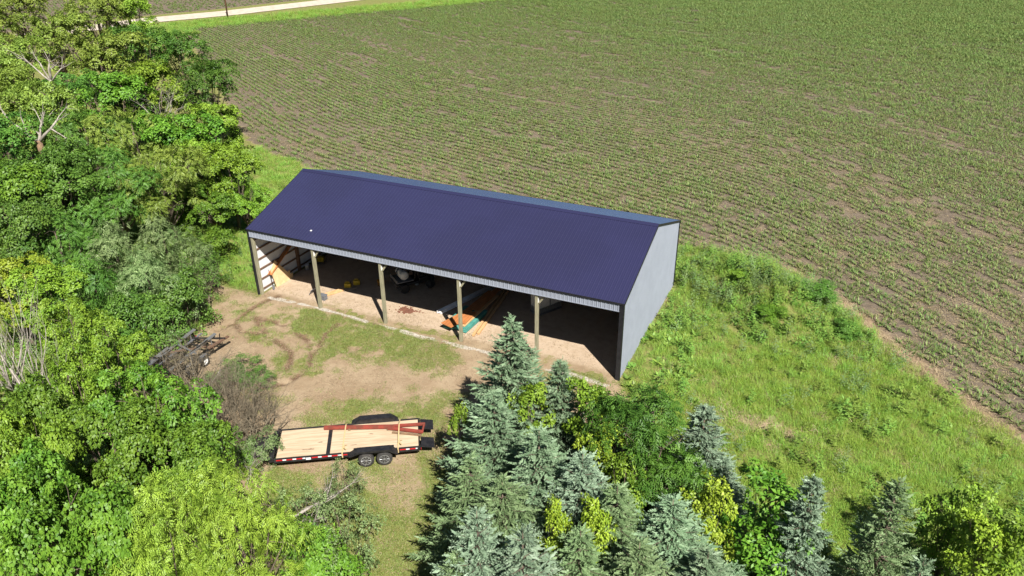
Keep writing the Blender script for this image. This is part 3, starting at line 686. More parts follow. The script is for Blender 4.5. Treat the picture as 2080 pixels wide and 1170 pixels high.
q = at(810, 592); sprayer(q[0]+.55, q[1]+1.0, R(52))
def jug(x, y):
    t = empty('jug', (x, y, 0), label='small white jug on the floor behind the utility buggy', cat='jug')
    mb = MB(); mb.lathe([(.13, 0), (.14, .25), (.12, .34), (.04, .38), (.04, .43)], (0, 0, 0), 'z', 16); mb.build('body', M['white_plastic'], t, True)
    mb = MB(); mb.tube([(.12, 0, .3), (.19, 0, .26), (.14, 0, .14)], .018, 6); mb.build('handle', M['white_plastic'], t)
q = at(847, 578); jug(q[0], q[1])
q = at(873, 585)
sw = empty('spare_wheel', (q[0], q[1], 0), .6, label='grey rimmed spare wheel standing near the back of the shed', cat='wheel'); wheel(sw, (0, 0, .33), .33, .2, 'x', 'galv')
# long goods on the floor
a, b = at(890, 636)[:2], at(1008, 578)[:2]; d = (b-a)/np.hypot(*(b-a)); nrm = np.array([-d[1], d[0]])
for k, (o, z) in enumerate([(-.24, .06), (-.12, .06), (0, .06), (.12, .06), (-.18, .165), (-.06, .165), (.06, .165)]):
    mb = MB(); p0 = a+nrm*o-d*(.1*((k*37) % 5)/5); p1 = p0+d*5.6
    mb.tube([(p0[0], p0[1], z*.8), (p1[0], p1[1], z*.8)], .044, 8); o_ = mb.build('pipe', M['white_plastic'] if k in (4, 6) else M['tapew'], smooth=True)
    tag(o_, 'white plastic pipe in the bundle running back from the shed mouth', 'pipe', 'white pipes bundled on the shed floor')
a = at(938, 674, 0)[:2]; d = np.array([.12, 1.0]); d /= np.hypot(*d); nrm = np.array([d[1], -d[0]])
def plank(p, ln, w, h, z, mat, name, label, cat, group=None, dd=None, tilt=0):
    e = p+(dd if dd is not None else d)*ln
    mb = MB(); mb.bar((p[0], p[1], z), (e[0], e[1], z+tilt), w, h); return mb.build(name, mat, bevel=.006, label=label, cat=cat, group=group)
base = np.array([13.95, .95]); d = np.array([.05, 1.0]); d /= np.hypot(*d); nrm = np.array([d[1], -d[0]])
for lay in range(3):
    for k in range(4):
        p = base+nrm*(-.62+.40*k)+d*(.06*((lay*5+k*3) % 4))
        plank(p, 2.5, .36, .07, .10+lay*.085, M['teal'], 'board', 'teal edged board in the lower layers of the board stack at the shed mouth', 'board', 'teal boards in the stack')
for k in range(2):
    plank(base+nrm*(-.2+.55*k)+d*.25, 4.3, .42, .07, .365+k*.002, M['lumber'], 'board', ('tan board at the left' if k == 0 else 'tan board at the right')+' on top of the teal boards', 'board')
for k, (o, l0, ln, z, ang) in enumerate([(-.42, -.25, 1.7, .45, .25), (.12, .35, 1.5, .455, -.06), (-.15, 1.9, 2.8, .45, .02), (.25, 2.1, 3.2, .44, -.03)]):
    dd = np.array([math.sin(ang)*1+d[0], d[1]]); dd /= np.hypot(*dd)
    plank(base+nrm*o+d*l0, ln, .85 if k < 2 else .4, .035, z+.012*k, M['orange'], 'panel' if k < 2 else 'board',
          ['orange panel jutting left off the front of the board stack', 'square orange panel on the front of the board stack', 'long orange brown board reaching back on the stack', 'orange brown board lying deepest on the board stack'][k], 'panel' if k < 2 else 'board', None, dd)
b0, b1 = at(961, 684)[:2], at(1029, 588)[:2]; dd = (b1-b0)/np.hypot(*(b1-b0))
for k in range(2):
    plank(b0+np.array([.12*k, .15*k]), 6.6, .14, .14, .09+.142*k*0+.0, M['lumber'], 'beam', ['long tan timber beam on the floor, the left of two', 'long tan timber beam on the floor, the right of two'][k], 'beam', None, dd) if k == 0 else plank(b0+np.array([.19, .3]), 6.2, .14, .14, .09, M['lumber'], 'beam', 'long tan timber beam on the floor, the right of two', 'beam', None, dd)
# white boxy object of unknown kind deep in the shed, built as a cabinet
def cabinet(x, y, rz):
    t = empty('storage_cabinet', (x, y, 0), rz, label='white and grey boxy cabinet in the shade right of the last inner post', cat='cabinet')
    mb = MB(); mb.box((-.9, 0, .46), (.9, .8, 1.9)); mb.build('body', M['white_plastic'], t, bevel=.04)
    mb = MB(); mb.box((-.912, -.012, .14), (.912, .8, .458)); mb.build('lower_panel', M['galv'], t)
    mb = MB(); mb.box((-.93, -.03, .0), (.93, .82, .137)); mb.build('skirt', M['dull_metal'], t)
    mb = MB(); mb.box((-.03, -.02, .5), (.03, .0, 1.85)); mb.tube([(.12, -.03, .95), (.12, -.05, 1.0), (.12, -.05, 1.2), (.12, -.03, 1.25)], .012, 6); mb.build('handle', M['dull_metal'], t)
cabinet(18.25, 5.45, R(60.8))
q = at(1235, 655)
for k in range(5):
    mb = MB(); mb.box((0, 0, 0), (.06, 2.4, 1.15)); o = mb.build('panel', M['brown_board'], label='brown wood panel stacked on edge against the right end of the shed', cat='panel', group='brown panels at the right end')
    o.location = (SL-1.55+k*.22, 4.6+.05*(k % 2), .02); o.rotation_euler = (0, R(12), 0)
# by the first post
q = at(640, 598); mb = MB(); mb.bar((-.28, 0, .03), (-.05, 0, .40), .55, .03, up=(1, 0, -.6)); mb.build('metal_plate', M['dull_metal'], label='grey metal plate propped at the left of the first inner post', cat='plate').location = (q[0], q[1], 0)
q = at(657, 608); mb = MB(); mb.box((-.22, -.16, 0), (.22, .16, .3)); mb.box((-.25, -.19, .3), (.25, .19, .34)); mb.build('storage_box', M['dull_metal'], bevel=.01, label='small grey box with lid at the right of the first inner post', cat='box').location = (q[0], q[1], 0)
p0, p1 = at(661, 601)[:2], at(690, 592)[:2]; dd = (p1-p0)/np.hypot(*(p1-p0))
plank(p0+dd*.0, 1.25, .3, .12, .075, M['lumber'], 'timber_block', 'short tan timber block lying behind the grey box', 'timber', None, dd)
plank(p1+np.array([.15, .15]), 1.0, .5, .04, .03, M['concrete'], 'board', 'weathered grey board flat on the floor beyond the timber block', 'board', None, dd)
# reddish soil heap on the shed floor
hp = MB(); rr = random.Random(5); q = at(826, 630)
for i in range(260):
    a_, r_ = rr.uniform(0, 6.28), abs(rr.gauss(0, .42))
    c = np.array([1.05*r_*math.cos(a_)+.2*math.sin(3*a_)*r_, .6*r_*math.sin(a_), 0]); ss_ = rr.uniform(.03, .09)*(1.3-.5*min(r_, 1)); s_h = ss_*.5
    hp.lathe([(ss_, -.02), (ss_*.8, s_h*.7), (ss_*.25, s_h)], c, 'z', 6)
M['heap'] = pmat('red_soil', (.20, .085, .05), (.13, .055, .035), 8, .95, bmp=.5)
hp.build('soil', M['heap'], kind='stuff', label='reddish brown soil spread on the pale floor of the shed', cat='soil').location = (q[0], q[1], 0)

# ------------------------------------------------------------------ flatbed trailer
M['deck'] = pmat('new_deck_planks', (.56, .435, .30), (.42, .315, .205), 1.4, .75, stretch=(.5, 5, 3), lo=.38, hi=.66)
def flatbed():
    t = empty('flatbed_trailer', (11.92, -12.31, 0), R(31.8), label='black tilt deck flatbed trailer with new timber planks and red white tape', cat='trailer')
    LN, HW, DZ = 6.45, 1.05, .70
    mb = MB()
    for s in (-1, 1):
        mb.box((-.05, s*HW-.035, DZ-.20), (LN, s*HW+.035, DZ+.035))
        mb.box((.0, s*.45-.05, DZ-.30), (LN, s*.45+.05, DZ-.07))
    for k in range(14): mb.box((.1+k*.48, -HW+.036, DZ-.14), (.16+k*.48, HW-.036, DZ-.062))
    mb.build('frame', M['black'], t, bevel=.008)
    for (x0, x1, lab) in ((.05, 2.24, 'front deck'), (2.42, 6.40, 'tilting deck')):
        mb = MB(); n = 8; w = (2*HW-.09)/n
        for k in range(n):
            y0 = -HW+.045+k*w; mb.box((x0, y0+.004, DZ-.06), (x1, y0+w-.004, DZ-.008+.003*(k % 2)))
        mb.build('deck', M['deck'], t)
    rr_ = random.Random(8)
    for (cx, cy, ww, hh, nn_) in ((1.45, -.55, .42, .07, 16), (1.9, -.1, .12, .05, 5), (4.2, .2, .2, .04, 7), (5.6, .75, .25, .05, 8), (3.4, -.5, .15, .03, 5)):
        mb = MB()
        for k in range(nn_):
            x_, y_ = cx+rr_.gauss(0, ww*.35), cy+rr_.gauss(0, hh*.4); a_ = rr_.uniform(.03, .12)
            mb.add([(x_-a_, y_, DZ-.0005+.0001*k), (x_, y_-a_*.18, DZ-.0005+.0001*k), (x_+a_, y_, DZ-.0005+.0001*k), (x_, y_+a_*.18, DZ-.0005+.0001*k)], [(0, 1, 2, 3)])
        mb.build('deck_stain', M['girt'], t)
    mb = MB(); mb.box((2.25, -HW+.037, DZ-.1), (2.41, HW-.037, DZ+.045)); mb.build('deck_divider', M['black'], t, bevel=.01)
    mb = MB(); mb.box((-.28, -HW, DZ-.16), (-.06, HW, DZ+.02)); mb.box((-.12, -HW-.03, DZ+.02), (-.05, HW+.03, DZ+.10)); mb.build('headboard', M['black'], t, bevel=.01)
    mb = MB()
    for s in (-1, 1): mb.bar((-.25, s*.8, DZ-.18), (-1.55, 0, DZ-.18), .1, .14)
    mb.box((-2.0, -.06, DZ-.25), (-1.45, .06, DZ-.11)); mb.tube([(-1.35, .18, .05), (-1.35, .18, 1.05)], .05, 10); mb.build('tongue', M['black'], t)
    mb = MB(); mb.box((-.95, -.32, DZ-.1), (-.35, .32, DZ+.28)); mb.build('toolbox', M['black'], t, bevel=.02)
    for s in (-1, 1):                                              # fenders: sloped, flat, sloped
        pr = [(3.28, DZ+.0), (3.66, DZ+.22), (5.12, DZ+.22), (5.46, DZ-.06)]; mb = MB(); y0, y1 = s*(HW-.02), s*(HW+.30)
        for (xa, za), (xb, zb) in zip(pr[:-1], pr[1:]): mb.bar((xa, (y0+y1)/2, za), (xb, (y0+y1)/2, zb), .34, .022)
        yo = s*(HW+.46)
        vs = []
        for y in (s*(HW+.296), s*(HW+.316)): vs += [(pr[0][0], y, pr[0][1]-.02), (pr[1][0], y, pr[1][1]+.01), (pr[2][0], y, pr[2][1]+.01), (pr[3][0], y, pr[3][1]-.02), (5.3, y, DZ-.02), (5.06, y, DZ+.12), (3.72, y, DZ+.12), (3.44, y, DZ-.0)]
        mb.add(vs, [(0, 1, 6, 7), (1, 2, 5, 6), (2, 3, 4, 5), (8, 15, 14, 9), (9, 14, 13, 10), (10, 13, 12, 11), (0, 8, 9, 1), (1, 9, 10, 2), (2, 10, 11, 3)])
        mb.build('fender', M['black'], t)
        st = MB(); st.box((3.5, s*(HW-.03), DZ+.04), (5.3, s*(HW+.0), DZ+.22)); st.build('fender_rail', M['black'], t)
        for cx in (4.02, 4.84):
            w = wheel(t, (cx, s*(HW+.16), .365), .365, .235, 'y', 'black', side=s)
            h = MB()
            for k in range(8):
                a_ = k*math.pi/4; h.tube([(cx+.06*math.cos(a_), s*(HW+.255), .385+.06*math.sin(a_)), (cx+.21*math.cos(a_), s*(HW+.262), .385+.21*math.sin(a_))], .024, 6)
            h.lathe([(.055, 0), (.055, s*.03), (.03, s*.035)], (cx, s*(HW+.25), .385), 'y', 12); h.lathe([(.24, -s*.02), (.24, .008*s), (.205, .008*s), (.205, -s*.02)], (cx, s*(HW+.27), .385), 'y', 24); h.build('hub', M['galv'], w)
        for xa, xb in ((.06, 1.34), (1.62, 3.2), (5.55, 6.35)):
            tp = MB(); x = xa; k = 0
            while x < xb-.05:
                ln = min(.28 if k % 2 == 0 else .16, xb-x)
                tp.box((x, s*(HW+.0355)-.001, DZ-.085), (x+ln, s*(HW+.0355)+.003, DZ-.02), k % 2); x += ln; k += 1
            tp.build('reflective_tape', [M['tapered'], M['tapew']], t)
        lp = MB(); lp.box((6.46, s*.98-.04, DZ-.20), (6.50, s*.98+.04, DZ+.06)); lp.build('tail_post', M['black'], t)
        rp = MB()                                                   # ramp plate, hinged at the tail and lying out level
        y0, y1 = (s*.32, s*1.03); z0, z1 = DZ-.03, DZ-.14
        rp.bar((6.52, (y0+y1)/2, z0), (7.12, (y0+y1)/2, z1), abs(y1-y0), .035)
        for k in range(6): rp.bar((6.58+.09*k, y0, z0-.02-.0165*k+.04), (6.58+.09*k, y1, z0-.02-.0165*k+.04), .03, .02)
        rp.build('ramp', M['black'], t)
        ll = MB(); ll.box((6.51, s*1.06-.03, DZ-.14), (6.53, s*1.06+.03, DZ-.07)); ll.build('tail_light', M['tapered'], t)
        mk = MB(); mk.box((1.36, s*(HW+.0355)-.001, DZ-.15), (1.58, s*(HW+.0355)+.003, DZ-.03)); mk.build('plate', M['tapew'], t)
    mb = MB(); mb.box((6.41, -.98, DZ-.2), (6.46, .98, DZ-.0)); mb.build('tail_beam', M['black'], t)
    bm = empty('steel_boom', (0, 0, 0), label='rusty red steel boom with a forked end strapped on the timber deck', cat='boom')
    W = Matrix.Translation((11.92, -12.31, 0)) @ Matrix.Rotation(R(31.8), 4, 'Z')
    bm.matrix_world = W
    mb = MB(); mb.bar((2.02, .80, DZ+.13), (5.35, .38, DZ+.17), .13, .16); mb.build('beam', M['red'], bm, bevel=.01)
    for xx, ya in ((3.2, .56), (5.0, .33)): mb = MB(); mb.bar((xx, ya, DZ+.06), (xx, ya+.2, DZ+.06), .1, .1); mb.build('bracket', M['rotten'], bm)
    mb = MB(); mb.bar((5.25, .45, DZ+.16), (6.75, .40, DZ+.16), .1, .12); mb.bar((5.0, .36, DZ+.14), (6.62, -.14, DZ+.12), .12, .13); mb.bar((6.72, .46, DZ+.15), (6.6, -.2, DZ+.12), .08, .1); mb.build('fork', M['red'], bm, bevel=.01)
    mb = MB(); mb.bar((5.2, .12, DZ+.04), (6.55, -.28, DZ+.04), .09, .07); mb.build('skid', M['rotten'], bm)
    for lab, x, yb, zb in (('tan strap over the thin end of the red boom', 3.02, .68, .225), ('tan strap over the forked end of the red boom', 5.52, .40, .245)):
        sb = empty('ratchet_strap', (0, 0, 0), label=lab, cat='strap'); sb.matrix_world = W
        mb = MB(); xs_ = lambda y: x+.04*y
        pts = [(HW+.045, DZ-.18), (HW+.045, DZ+.05), (yb+.09, DZ+zb), (yb-.09, DZ+zb), (-HW+.2, DZ+.09), (-HW-.047, DZ+.05), (-HW-.047, DZ-.20)]
        for (ya, za), (yb2, zb2) in zip(pts[:-1], pts[1:]): mb.bar((xs_(ya), ya, za), (xs_(yb2), yb2, zb2), .055, .006, up=(0, .3, 1) if abs(ya-yb2) > .02 else (0, 1, 0))
        mb.build('webbing', M['strap'], sb)
        mb = MB(); mb.box((x-.05, -HW+.25, DZ+.08), (x+.05, -HW+.45, DZ+.14)); mb.bar((x, -HW+.3, DZ+.11), (x+.12, -HW+.12, DZ+.13), .05, .03); mb.bar((x+.02, -HW+.45, DZ+.1), (x+.14, -HW+.55, DZ+.02), .04, .01); mb.build('ratchet', M['strap'], sb)
flatbed()

# ------------------------------------------------------------------ boat trailer under the trees
def boat_trailer():
    o = np.array([2.0, -8.4]); t = empty('boat_trailer', (o[0], o[1], 0), R(4), label='old black boat trailer with silver bunk rails and white wheels by the trees', cat='boat trailer')
    mb = MB()
    for s in (-1, 1): mb.bar((s*.85, -1.9, .52), (s*.85, 2.1, .52), .08, .12)
    for y in (-1.8, -.6, .4, 1.4, 2.0): mb.bar((-.9, y, .50), (.9, y, .50), .08, .1)
    mb.bar((0, -3.6, .5), (.0, -1.7, .5), .1, .12); mb.bar((-.85, -1.9, .5), (0, -3.2, .5), .08, .1); mb.bar((.85, -1.9, .5), (0, -3.2, .5), .08, .1)
    mb.build('frame', M['black'], t)
    for s in (-1, 1):
        m1 = MB(); m1.bar((s*.72, -1.9, .88), (s*.72, 2.0, 1.12), .18, .07); m1.build('bunk_rail', M['galv'], t)
        m1 = MB(); m1.bar((s*.45, -1.6, .72), (s*.45, 2.2, .80), .10, .05); m1.build('bunk_rail', M['dull_metal'], t)
        for y in (-1.5, 0, 1.6): m2 = MB(); m2.bar((s*.72, y, .5), (s*.72, y, .88+.06*(y+1.9)), .05, .05); m2.build('bracket', M['galv'], t)
        for y in (-.55, .45): wheel(t, (s*1.12, y, .31), .31, .19, 'x', 'white_plastic', side=s)
        m3 = MB()
        for yc in (-.55, .45):
            pts = [(yc+.42*math.cos(a_), .31+.42*math.sin(a_)) for a_ in np.linspace(.25, math.pi-.25, 8)]
            for (ya, za), (yb, zb) in zip(pts[:-1], pts[1:]): m3.bar((s*1.12, ya, za), (s*1.12, yb, zb), .24, .012, up=(0, .5, 1))
        m3.build('fender', M['galv'], t)
        m4 = MB(); m4.tube([(s*.9, 2.0, .55), (s*1.0, 2.05, 1.15)], .03, 8); m4.build('guide_post', M['black'], t)
        lt = MB(); lt.box((s*.8-.08, 2.09, .5), (s*.8+.08, 2.15, .6)); lt.build('tail_light', M['tapered'], t)
    m5 = MB(); m5.bar((0, -3.0, .5), (0, -2.75, 1.25), .07, .09); m5.box((-.1, -2.9, 1.15), (.1, -2.65, 1.32)); m5.build('winch_post', M['black'], t)
    for (p_, q_, w_, mt) in (((-1.1, -1.2, 1.05), (.9, -.4, 1.0), .09, 'black'), ((-.9, .5, 1.08), (1.0, .1, 1.0), .08, 'galv'), ((-1.2, -2.4, .6), (-.6, -.2, 1.2), .12, 'galv'), ((.2, -2.2, .7), (.9, 1.2, 1.2), .07, 'black'), ((-.2, 1.2, 1.1), (1.2, 2.2, .8), .1, 'black'), ((1.0, 1.0, .8), (1.15, 2.5, .75), .14, 'girt')):
        m7 = MB(); m7.bar(p_, q_, w_, w_*.7); m7.build('loose_spar', M[mt], t)
    m6 = MB(); m6.bar((-.9, -.1, .75), (1.0, .9, .98), .12, .05); m6.bar((-.3, 1.9, .62), (1.1, 1.3, .66), .09, .05); m6.build('cross_plank', M['girt'], t)
boat_trailer()
mb = MB(); mb.tube([(0, 0, 0), (.35, .7, .75)], .06, 8); mb.build('broken_post', M['post'], label='short weathered post leaning against the old boat trailer', cat='post').location = (2.55, -10.9, 0)

# ------------------------------------------------------------------ utility pole
q = at(463, 37)
up = empty('utility_pole', (q[0], q[1], 0), R(40), label='brown wooden utility pole on the grass verge beside the gravel road', cat='utility pole')
M['polewood'] = pmat('pole_wood', (.16, .075, .045), (.10, .045, .028), 3, .85, stretch=(3, 3, .3))
mb = MB(); mb.tube([(0, 0, -.3), (.05, 0, 5), (.1, 0, 11)], [.17, .145, .11], 12); mb.build('pole', M['polewood'], up, True)
mb = MB(); mb.box((-1.2, -.17, 10.1), (1.4, -.06, 10.22)); mb.build('crossarm', M['polewood'], up)
for x in (-1.05, .45, 1.25):
    mb = MB(); mb.lathe([(.03, 10.22), (.05, 10.26), (.03, 10.3), (.05, 10.34), (.02, 10.38)], (x, -.11, 0), 'z', 10); mb.build('insulator', M['dull_metal'], up)
# ------------------------------------------------------------------ trees
def unit(v): return v/np.maximum(np.linalg.norm(v, axis=-1, keepdims=True), 1e-9)
def leaf_quads(p, d, n, Ln, Wd, fold=.18, sag=.12):              # diamond leaves: base p, direction d, face normal n
    d = unit(d); s = unit(np.cross(d, n)); n = np.cross(s, d)
    Ln, Wd = Ln[:, None], Wd[:, None]
    a = p; c = p+d*Ln-n*Ln*sag; m = p+d*Ln*.46
    b = m+s*Wd/2+n*Wd*fold; e = m-s*Wd/2+n*Wd*fold
    V = np.stack([a, b, c, e], 1).reshape(-1, 3); return V, np.arange(len(V)).reshape(-1, 4)
def crown(seed, lobes, ncl, rc, nleaf, Ll, Lw, dome=.5, mode='broad', flat=.7, droop=.15, low=-.35, inner=.08, voids=14):
    r = np.random.default_rng(seed); lobes = np.array(lobes, float); C, RR = lobes[:, :3], lobes[:, 3]
    pts, dirs = [], []
    while len(pts) < ncl:
        k = r.choice(len(RR), p=RR**2/np.sum(RR**2)); v = unit(r.normal(size=3))
        if v[2] < low: continue
        inn = r.random() < inner
        q = C[k]+v*RR[k]*np.array([1, 1, .9])*(r.uniform(.35, .75) if inn else r.uniform(.74, 1.22))
        dd = np.linalg.norm((q-C), axis=1)/RR; dd[k] = 9
        if not inn and dd.min() < .78: continue
        if q[2] < .25: continue
        pts.append(q); dirs.append(v)
    P, D = np.array(pts), np.array(dirs)
    if voids:                                                      # gaps between the boughs
        q0 = P[r.choice(len(P), voids)]; q0 = q0+D[r.choice(len(P), voids)]*.1
        vr = r.uniform(.14, .26, voids)*np.sqrt(np.sum(RR**2))
        ok = (np.linalg.norm(P[:, None]-q0[None], axis=2) > vr[None]*np.array([1.0])).all(1); P, D = P[ok], D[ok]
    n = len(P)
    cs = rc*r.uniform(.6, 1.3, n); ct = r.random(n)
    ci = np.repeat(np.arange(n), nleaf)
    ax = unit(.5*D+np.array([0, 0, .7])+r.normal(0, .2, (n, 3)))[ci]
    t1 = unit(np.cross(ax, r.normal(size=(len(ci), 3)))); rho = np.sqrt(r.random(len(ci)))
    off = t1*(rho*cs[ci])[:, None]+ax*(cs[ci]*(dome*(1-rho**2)-.25)+r.normal(0, .07, len(ci)))[:, None]*flat
    p = P[ci]+off; d = unit(t1+r.normal(0, .45, t1.shape)-np.array([0, 0, droop])*r.uniform(.3, 1.6, (len(ci), 1)))
    nn = unit(ax+r.normal(0, .28, ax.shape))
    tone = np.clip(.55*ct[ci]+.45*r.random(len(ci)), 0, 1)
    ll, lw = Ll*r.uniform(.65, 1.3, len(ci)), Lw*r.uniform(.65, 1.3, len(ci))
    if mode == 'broad':
        V, F = leaf_quads(p, d, nn, ll, lw); return V, F, tone
    Vs, Fs, T, b = [], [], [], 0                                   # compound: leaflets along a drooping stalk
    sd = unit(np.cross(d, nn))
    for t, sgn in ((.15, 1), (.22, -1), (.45, 1), (.52, -1), (.75, 1), (.82, -1), (1.0, 0)):
        pp = p+d*(ll*1.7*t)[:, None]-np.array([0, 0, 1])*(ll*.45*t*t)[:, None]
        d2 = unit(d*.75+sd*sgn*.75-np.array([0, 0, .25])) if sgn else d
        V, F = leaf_quads(pp, d2, nn, ll*.8, lw*.8, sag=.2); Vs.append(V); Fs.append(F+b); b += len(V); T.append(np.clip(tone+r.normal(0, .08, len(tone)), 0, 1))
    return np.vstack(Vs), np.vstack(Fs), np.concatenate(T)
def limb_mesh(seed, lobes, H, tr, mat, name, extra=3):
    r = np.random.default_rng(seed+900); mb = MB(); lobes = np.array(lobes); zb = lobes[:, 2].min()*.55
    top = lobes[np.argmax(lobes[:, 2])]
    tp = [np.array([0, 0, -.3]), np.array([r.normal(0, .06), r.normal(0, .06), zb*.6]), np.array([r.normal(0, .12), r.normal(0, .12), zb]), top[:3]*np.array([.6, .6, .85]), top[:3]]
    mb.tube(tp, [tr*1.25, tr, tr*.85, tr*.45, tr*.12], 9)
    for l in lobes:
        a = tp[2]*r.uniform(.75, 1.1); m = (a+l[:3])/2+np.array([r.normal(0, .2), r.normal(0, .2), -.25])
        mb.tube([a, m, l[:3]], [tr*.5, tr*.32, tr*.12], 6)
        for k in range(extra):
            v = unit(r.normal(size=3)+np.array([0, 0, .5])); e = l[:3]+v*l[3]*.9
            mb.tube([l[:3]-v*.1, (l[:3]+e)/2+r.normal(0, .12, 3), e], [tr*.16, tr*.09, tr*.02], 4, cap=False)
    return mb.mesh(name, mat, True)
def lobeset(seed, H, Rr, n, zc=.62, zs=.24, rl=.5):
    r = np.random.default_rng(seed+77); out = [(0, 0, H*.80, Rr*rl*.95)]
    for k in range(n):
        a = 2.399*k+r.uniform(-.4, .4); q = Rr*(1-rl)*r.uniform(.65, 1.25); z = H*(zc+zs*r.uniform(-1, .75))
        out.append((q*math.cos(a), q*math.sin(a), z, Rr*rl*r.uniform(.75, 1.15)))
    return out
KIND = {}
def kind(key, seed, H, Rr, n, tr, ncl, rc, nleaf, Ll, Lw, mat, bark='bark', **kw):
    lz = {k: kw.pop(k) for k in ('zc', 'zs', 'rl') if k in kw}; lb = lobeset(seed, H, Rr, n, **lz)
    V, F, T = crown(seed, lb, ncl, rc, nleaf, Ll, Lw, **kw)
    KIND[key] = (limb_mesh(seed, lb, H, tr, M[bark], key+'_trunk'), npmesh(key+'_crown', V, F, M[mat], T), H, Rr)
# far wood (leaves a little larger, fewer), near trees (leaf-sized faces)
kind('oak_a', 1, 12, 4.3, 18, .22, 330, .46, 64, .25, .15, 'leaf_olive', rl=.36, dome=1.0)
kind('oak_b', 2, 12, 4.3, 18, .22, 310, .50, 66, .25, .15, 'leaf_mid', rl=.36, dome=1.0)
kind('oak_c', 3, 11, 3.9, 17, .2, 310, .44, 66, .24, .16, 'leaf_yellow', rl=.36, dome=1.0)
kind('ash_a', 4, 9, 3.6, 15, .18, 320, .46, 18, .19, .075, 'leaf_mid', mode='compound', droop=.3, rl=.38, dome=.9)
kind('ash_b', 5, 5.6, 3.3, 14, .12, 320, .42, 16, .21, .07, 'leaf_pale', mode='compound', droop=.35, zc=.52, zs=.34, rl=.38, dome=.9)
kind('maple_a', 6, 8.5, 3.8, 20, .2, 480, .35, 70, .17, .13, 'leaf_bright', dome=1.0, droop=.25, rl=.34)
kind('maple_b', 8, 9.0, 3.6, 17, .2, 420, .40, 74, .19, .14, 'leaf_bright', dome=1.0, droop=.25, rl=.36)
kind('feather', 9, 7.0, 3.3, 18, .16, 420, .36, 22, .19, .05, 'leaf_yellow', mode='compound', droop=.2, rl=.36, dome=.9)
kind('sap_a', 10, 5.0, 1.15, 12, .06, 110, .20, 40, .15, .085, 'leaf_yellow', zc=.52, zs=.46, rl=.42, dome=1.0, voids=3)
kind('sap_b', 11, 4.6, 1.35, 14, .06, 130, .22, 40, .15, .085, 'leaf_yellow', zc=.48, zs=.46, rl=.42, dome=1.0, voids=3)
kind('dense_a', 12, 6.4, 2.2, 18, .12, 300, .32, 20, .18, .06, 'leaf_dark', mode='compound', zc=.46, zs=.44, droop=.25, rl=.42, dome=.9, voids=7)
kind('bush_a', 13, 2.6, 1.9, 16, .05, 240, .30, 50, .13, .075, 'leaf_mid', zc=.40, zs=.6, inner=.25, rl=.36, voids=6)
kind('bush_b', 14, 3.2, 2.4, 18, .06, 170, .32, 40, .13, .07, 'leaf_pale', zc=.40, zs=.6, inner=.25, rl=.34, voids=6)
def plant_tree(name, key, x, y, H, Rr, rz, label, cat, crown_mat=None, group=None, parts=('trunk', 'crown')):
    tm, cm, h0, r0 = KIND[key]
    t = empty(name, (x, y, gz1(x, y)), rz, label=label, cat=cat, group=group); t.scale = (Rr/r0, Rr/r0, H/h0)
    link(parts[0], tm, t); c = link(parts[1], cm, t)
    if crown_mat:
        c.material_slots[0].link = 'OBJECT'; c.material_slots[0].material = M[crown_mat]
    return t
def crown_at(px, py, H, f=.66): q = at(px, py, H*f); return q[0], q[1]
